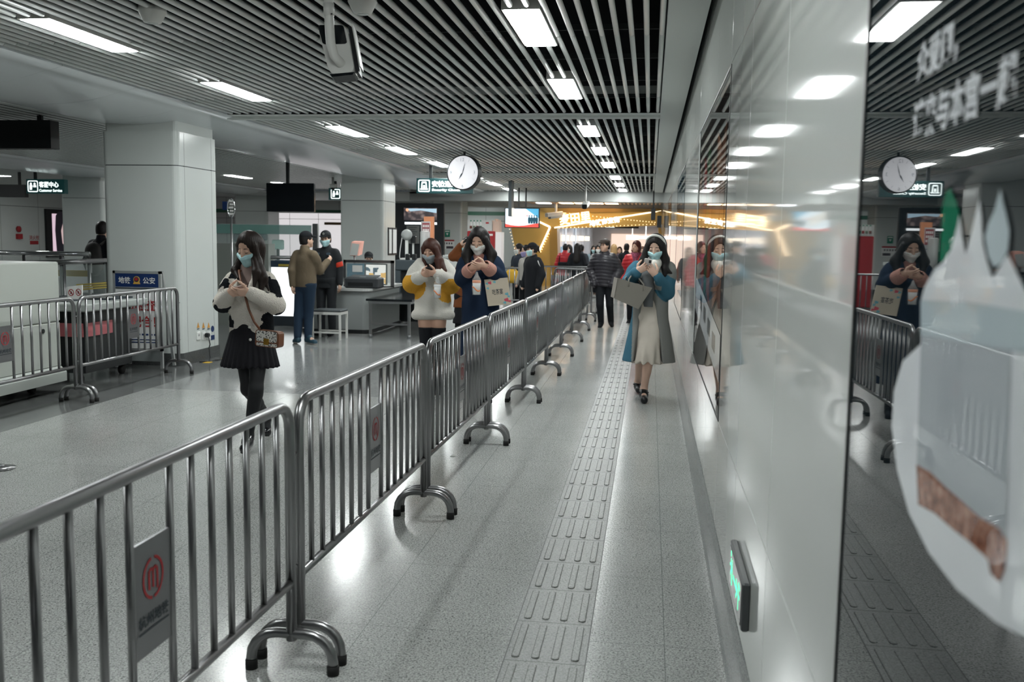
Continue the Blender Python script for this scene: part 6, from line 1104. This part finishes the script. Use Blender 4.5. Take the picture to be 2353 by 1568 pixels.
b = MB(); b.box(-8.2, -6.0, 17.4, 17.9, 0, .9); tag(put('office_desk', b, mat('desk_pale', (.5, .52, .5), .5)), 'pale desk behind the glass of the lit service counter', 'desk')
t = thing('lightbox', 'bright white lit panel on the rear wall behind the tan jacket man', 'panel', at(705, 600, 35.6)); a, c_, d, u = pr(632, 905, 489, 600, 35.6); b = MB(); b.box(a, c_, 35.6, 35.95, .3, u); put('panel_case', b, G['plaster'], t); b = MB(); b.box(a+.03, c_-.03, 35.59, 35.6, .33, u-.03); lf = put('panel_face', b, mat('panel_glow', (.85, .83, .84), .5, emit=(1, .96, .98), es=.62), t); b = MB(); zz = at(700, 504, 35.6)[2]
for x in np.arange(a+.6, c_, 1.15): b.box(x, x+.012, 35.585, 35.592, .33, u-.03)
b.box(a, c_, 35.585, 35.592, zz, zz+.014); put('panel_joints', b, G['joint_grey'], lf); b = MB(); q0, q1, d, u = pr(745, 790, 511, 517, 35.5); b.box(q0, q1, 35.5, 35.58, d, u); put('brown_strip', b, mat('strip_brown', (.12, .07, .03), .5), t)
# ---- left rear wall: lit portrait poster, fire cabinet lettering
Xw = -20.3
def lw(px, py): q = atx(px, py, Xw); return q[1], q[2]
y0, z1 = lw(101, 480); y1, z0 = lw(150, 578); t = thing('light_poster', 'lit pink portrait poster with dark frame on the far left wall', 'poster', (Xw, (y0+y1)/2, z0)); b = MB(); b.box(Xw, Xw+.08, y0, y1+2, z0-.2, z1); put('frame', b, G['black'], t); b = MB(); b.box(Xw+.08, Xw+.085, y0+.3, y1+1.9, z0-.1, z1-.15); pf = put('portrait_ground', b, mat('portrait_pink', (.6, .4, .5), .5, emit=(.9, .68, .8), es=.7), t)
def por(name, M, pts, l): b = MB(); b.add([(Xw+.085+l, y0+(y1-y0)*x, z0+(z1-z0)*z) for x, z in pts], [tuple(range(len(pts)))]); put(name, b, M, pf)
por('portrait_hair', mat('portrait_dark', (.08, .07, .1), .5), [(.45, 0), (.4, .5), (.45, .85), (.6, .95), (1.3, .95), (1.3, 0)], .002); por('portrait_face', E_('portrait_skin', (.62, .45, .45), .8), [(.75, .2), (.7, .5), (.85, .75), (1.2, .8), (1.3, .2), (1.0, .05)], .004)
b = MB(); yy, zz = lw(67, 552); text(b, '消火栓', np.array([Xw+.004, yy, zz]), Y_, Z_, w=lw(90, 552)[0]-yy, h=.16, bold=.01, lift=0); tag(put('hydrant_lettering', b, G['red_print']), 'red fire hydrant lettering on the far left wall', 'lettering'); b = MB(); yy, zz = lw(69, 562); b.box(Xw, Xw+.01, yy, lw(88, 562)[0], zz, zz+.12); tag(put('hydrant_label', b, G['red_print']), 'small red label under the fire hydrant lettering', 'label')
b = MB(); yy, zz = lw(42, 546); b.box(Xw, Xw+.08, yy-.12, yy+.12, zz-.05, zz+.12); o = tag(put('fire_alarm', b, G['red_print']), 'small red fire alarm on the far left wall', 'alarm'); b = MB(); b.lathe([(.1, 0), (.1, .06), (.03, .08)], (Xw, yy, zz+.27), 14, 'x'); put('alarm_bell', b, G['red_print'], o)
# ---- floor bits
q = atz(4, 1078); b = MB(); b.lathe([(.085, 0), (.085, .012), (.03, .02)], (q[0], q[1], 0), 24); o = tag(put('post_base', b, G['steel']), 'round steel post base on the floor at the left edge', 'base'); b = MB(); b.tube([(q[0]-.01, q[1], .018), (q[0]-.01, q[1], .03)], .026, 12); put('socket_ring', b, G['steel_dark'], o)
for k, (px, py, lb) in enumerate(((1040, 1049, 'crumpled paper scrap on the floor under the third barrier'), (650, 1431, 'yellowish paper scrap on the floor between the two nearest barrier feet'), (912, 1172, 'paper scrap on the floor beside the second barrier foot'))):
    q = atz(px, py); b = MB(); b.add([q+[-.02, -.012, .002], q+[.018, -.015, .002], q+[.024, .014, .006], q+[-.014, .018, .002], q+[.0, .0, .012]], [(0, 1, 4), (1, 2, 4), (2, 3, 4), (3, 0, 4)]); tag(put('paper_scrap', b, G['paper'], loc=tuple(q)), lb, 'litter', 'paper scraps')
# ================================================================ GOLD SHOPPING ARCH AND THE STREET BEYOND
YA = 32.0; pA = PX(YA); GOLD = mat('gold_panel', (.56, .36, .10), .3, .5); GOLD2 = mat('gold_side', (.36, .22, .06), .32, .55)
WARM = mat('warm_tube', (1, .85, .6), .5, emit=(1, .8, .52), es=3.2); DOT = mat('warm_dot', (1, .8, .5), .5, emit=(1, .75, .42), es=2.2); SHOPW = mat('shop_white', (1, 1, 1), .5, emit=(.85, .97, 1), es=2.2)
t = thing('gold_arch', 'gold panelled entrance arch with glowing strips at the end of the corridor', 'arch', (at(1380, 600, YA)[0], YA, 0))
def ppoly(name, pts, M, dep=.3, dy=0., parent=None):
    Q = [pA(x, y, dy) for x, y in pts]; Q = [np.array([q[0], q[1], max(q[2], 0)]) for q in Q]; b = MB(); A = Q if np.cross(Q[1]-Q[0], Q[2]-Q[1])[1] < 0 else Q[::-1]; b.loft([A, [q+[0, dep, 0] for q in A]]); return put(name, b, M, parent or t)
lin = ppoly('lintel', [(1262, 488), (1521, 483), (1521, 516), (1512, 519), (1283, 525), (1262, 526)], GOLD)
lp = ppoly('side_panel', [(1166, 480), (1262, 486), (1262, 850), (1232, 850), (1200, 660)], GOLD)
ppoly('pier', [(1262, 520), (1280, 524), (1280, 850), (1262, 850)], GOLD2, .9, -.05); ppoly('pier', [(1512, 516), (1519, 513), (1519, 850), (1512, 850)], GOLD2, .9, -.05); ppoly('cornice', [(1236, 478), (1521, 480), (1521, 487), (1262, 489), (1240, 484)], GOLD2, .5, -.12)
def strip(a, c, w_, dy=-.1): Q0, Q1 = pA(*a, dy), pA(*c, dy); b = MB(); b.tube([Q0, Q1], w_*.8, 8); put('light_tube', b, WARM, t)
strip((1274, 523.5), (1519, 484.5), .028); strip((1238, 509.5), (1264, 522), .035); strip((1264, 522), (1238, 579), .035)
def dots(pts, n):
    for (x0, y0), (x1, y1) in zip(pts[:-1], pts[1:]):
        for k in range(n): f = k/n; c = pA(x0+(x1-x0)*f, y0+(y1-y0)*f, -.03); yield c
bd = MB()
for c in list(dots([(1277, 488), (1300, 490), (1380, 499), (1450, 506), (1512, 512)], 9))+list(dots([(1285, 524), (1400, 520.5), (1512, 515)], 13))+list(dots([(1171, 527), (1186, 585), (1198, 620)], 8))+list(dots([(1264, 532), (1240, 585)], 9)): bd.box(c[0]-.012, c[0]+.012, c[1], c[1]+.02, c[2]-.012, c[2]+.012)
o = put('bulb_dots', bd, DOT, t); o['kind'] = 'stuff'
b = MB(); a = pA(1287, 518, -.12); e = pA(1358, 509.5, -.12); ux = unit(e-a); uy = unit(np.cross(-Y_, ux)); uy = uy if uy[2] > 0 else -uy; text(b, '麦田里', a, ux, uy, w=np.linalg.norm(e-a), h=.36, bold=.02, lift=0); put('lettering', b, mat('letters_warm', (1, .9, .6), .5, emit=(1, .86, .55), es=3.5), lin)
b = MB(); a = pA(1355, 521, -.16); e = pA(1425, 511, -.16); ux = unit(e-a); uy = unit(np.cross(-Y_, ux)); uy = uy if uy[2] > 0 else -uy; text(b, '地铁商业街', a, ux, uy, w=np.linalg.norm(e-a), h=.2, bold=.03, lift=0); put('lettering', b, SHOPW, lin)
def under_sign(bd, a, c_, d, u, Y):
    b = MB()
    for x0, x1 in ((.06, .14), (.17, .3), (.34, .52)): b.box(a+(c_-a)*x0, a+(c_-a)*x1, Y-.004, Y-.001, d+.02, u-.02)
    put('lettering', b, G['sign_white'], bd)
hang_sign('dark sign with small white lettering under the gold lintel', 1352, 1468, 518, 524.5, YA+.6, (1400,), under_sign, body='black', dep=.1, ztop=2.7)
# corridor beyond: glossy white shop fronts with warm bands
CW = mat('shop_panel', (.68, .7, .74), .12); xl_, xr_ = at(1281, 560, 33)[0], WX+.05
b = MB()
for k in range(12): y = 33+k*1.7; b.box(xl_-.1, xl_, y, y+1.66, 0, 2.5)
struct('wall_corridor_left', b, CW); b = MB()
for k in range(12): y = 34.6+k*1.7; b.box(xr_+.2, xr_+.3, y, y+1.66, 0, 2.6)
struct('wall_corridor_right', b, CW)
b = MB(); b.box(xl_-.2, xr_+.4, 33, 54, 2.42, 2.5); struct('ceiling_corridor', b, G['plaster']); b = MB(); b.box(xl_-.2, xr_+.4, 54, 54.2, 0, 2.5); struct('wall_corridor_end', b, mat('wall_end', (.55, .5, .47), .4))
for i, y in enumerate((34.5, 38, 41.5, 45, 49)):
    b = MB(); b.box(-2.0, -1.0, y, y+1.2, 2.40, 2.425); tag(put('ceiling_light', b, mat('lamp_far', (.9, .9, .9), .5, emit=(.95, .97, 1), es=16)), ('first', 'second', 'third', 'fourth', 'last')[i]+' white ceiling light inside the corridor beyond the gold arch', 'light', 'corridor lights beyond the arch')
WB = mat('shop_warm', (1, .9, .7), .5, emit=(1, .8, .6), es=1.0)
for i, y in enumerate((34.4, 38.6, 42.8, 47)): b = MB(); b.box(xl_, xl_+.03, y, y+3.0, 1.5, 1.72); tag(put('shop_sign', b, WB), ('nearest', 'second', 'third', 'farthest')[i]+' warm lit sign band on the left wall beyond the arch', 'sign', 'warm shop signs on the left')
for i, (px0, px1, y0, y1, Y) in enumerate(((1439, 1467, 541, 551, 46), (1468, 1500, 543, 549, 48))): a, c_, d, u = pr(px0, px1, y0, y1, Y); b = MB(); b.box(a, c_, Y, Y+.1, d, u); b.box((a+c_)/2-.02, (a+c_)/2+.02, Y+.04, Y+.06, u, 2.42); tag(put('shop_sign', b, [WB, SHOPW][i]), ('warm yellow', 'white')[i]+' lit shop sign hanging far down the corridor', 'sign')
b = MB(); a, c_, d, u = pr(1468, 1520, 552, 566, 53); b.box(xl_+1, xr_, 53.85, 53.95, .0, 1.9); tag(put('far_shop', b, mat('shop_glow', (.9, .7, .55), .5, emit=(1, .78, .65), es=.7)), 'warm lit shop front closing the far end of the corridor', 'shop')
for i, (y, cl) in enumerate(((34.0, (.3, .5, .66)), (35.4, (.6, .62, .66)), (37.6, (.25, .42, .6)), (40.2, (.55, .6, .66)))): b = MB(); b.box(xl_+.03, xl_+.06, y, y+.55, .2, 1.3+.9*(i % 2)); tag(put('banner', b, mat('banner_%d' % i, cl, .4, emit=cl, es=.3)), ('nearest pale blue', 'nearest white', 'second blue', 'farthest white')[i]+' upright banner on the left wall beyond the arch', 'banner', 'banners beyond the arch')
# low ceiling with orange-lit baffles before the arch
b = MB()
for k in range(34): x = -3.9+k*.125; b.box(x, x+.06, 29.95, 31.9, 2.72, 2.76)
struct('ceiling_baffles_low', b, mat('baffle_warm', (.62, .45, .33), .4)); b = MB(); b.box(-4.2, WX, 29.9, 32, 2.85, 2.9); struct('ceiling_low', b, mat('ceiling_low_tan', (.4, .3, .2), .6))
for i, px in enumerate((1300, 1335, 1370, 1405)): q = at(px, 472, 30.6); b = MB(); b.box(q[0]-.2, q[0]+.2, 30.3, 31.3, 2.708, 2.718); tag(put('ceiling_light', b, mat('lamp_warm', (1, .8, .6), .5, emit=(1, .66, .4), es=7)), 'warm ceiling light before the gold arch, '+('first', 'second', 'third', 'fourth')[i]+' from the left', 'light', 'warm lights before the arch')
b = MB(); a, c_, d, u = pr(1232, 1263, 468, 474, 30.6); b.box(a, c_, 30.5, 31.2, 2.70, 2.72); tag(put('ceiling_light', b, mat('lamp_cool', (.9, .95, 1), .5, emit=(.85, .95, 1), es=6)), 'cool white ceiling light above the lit television', 'light')
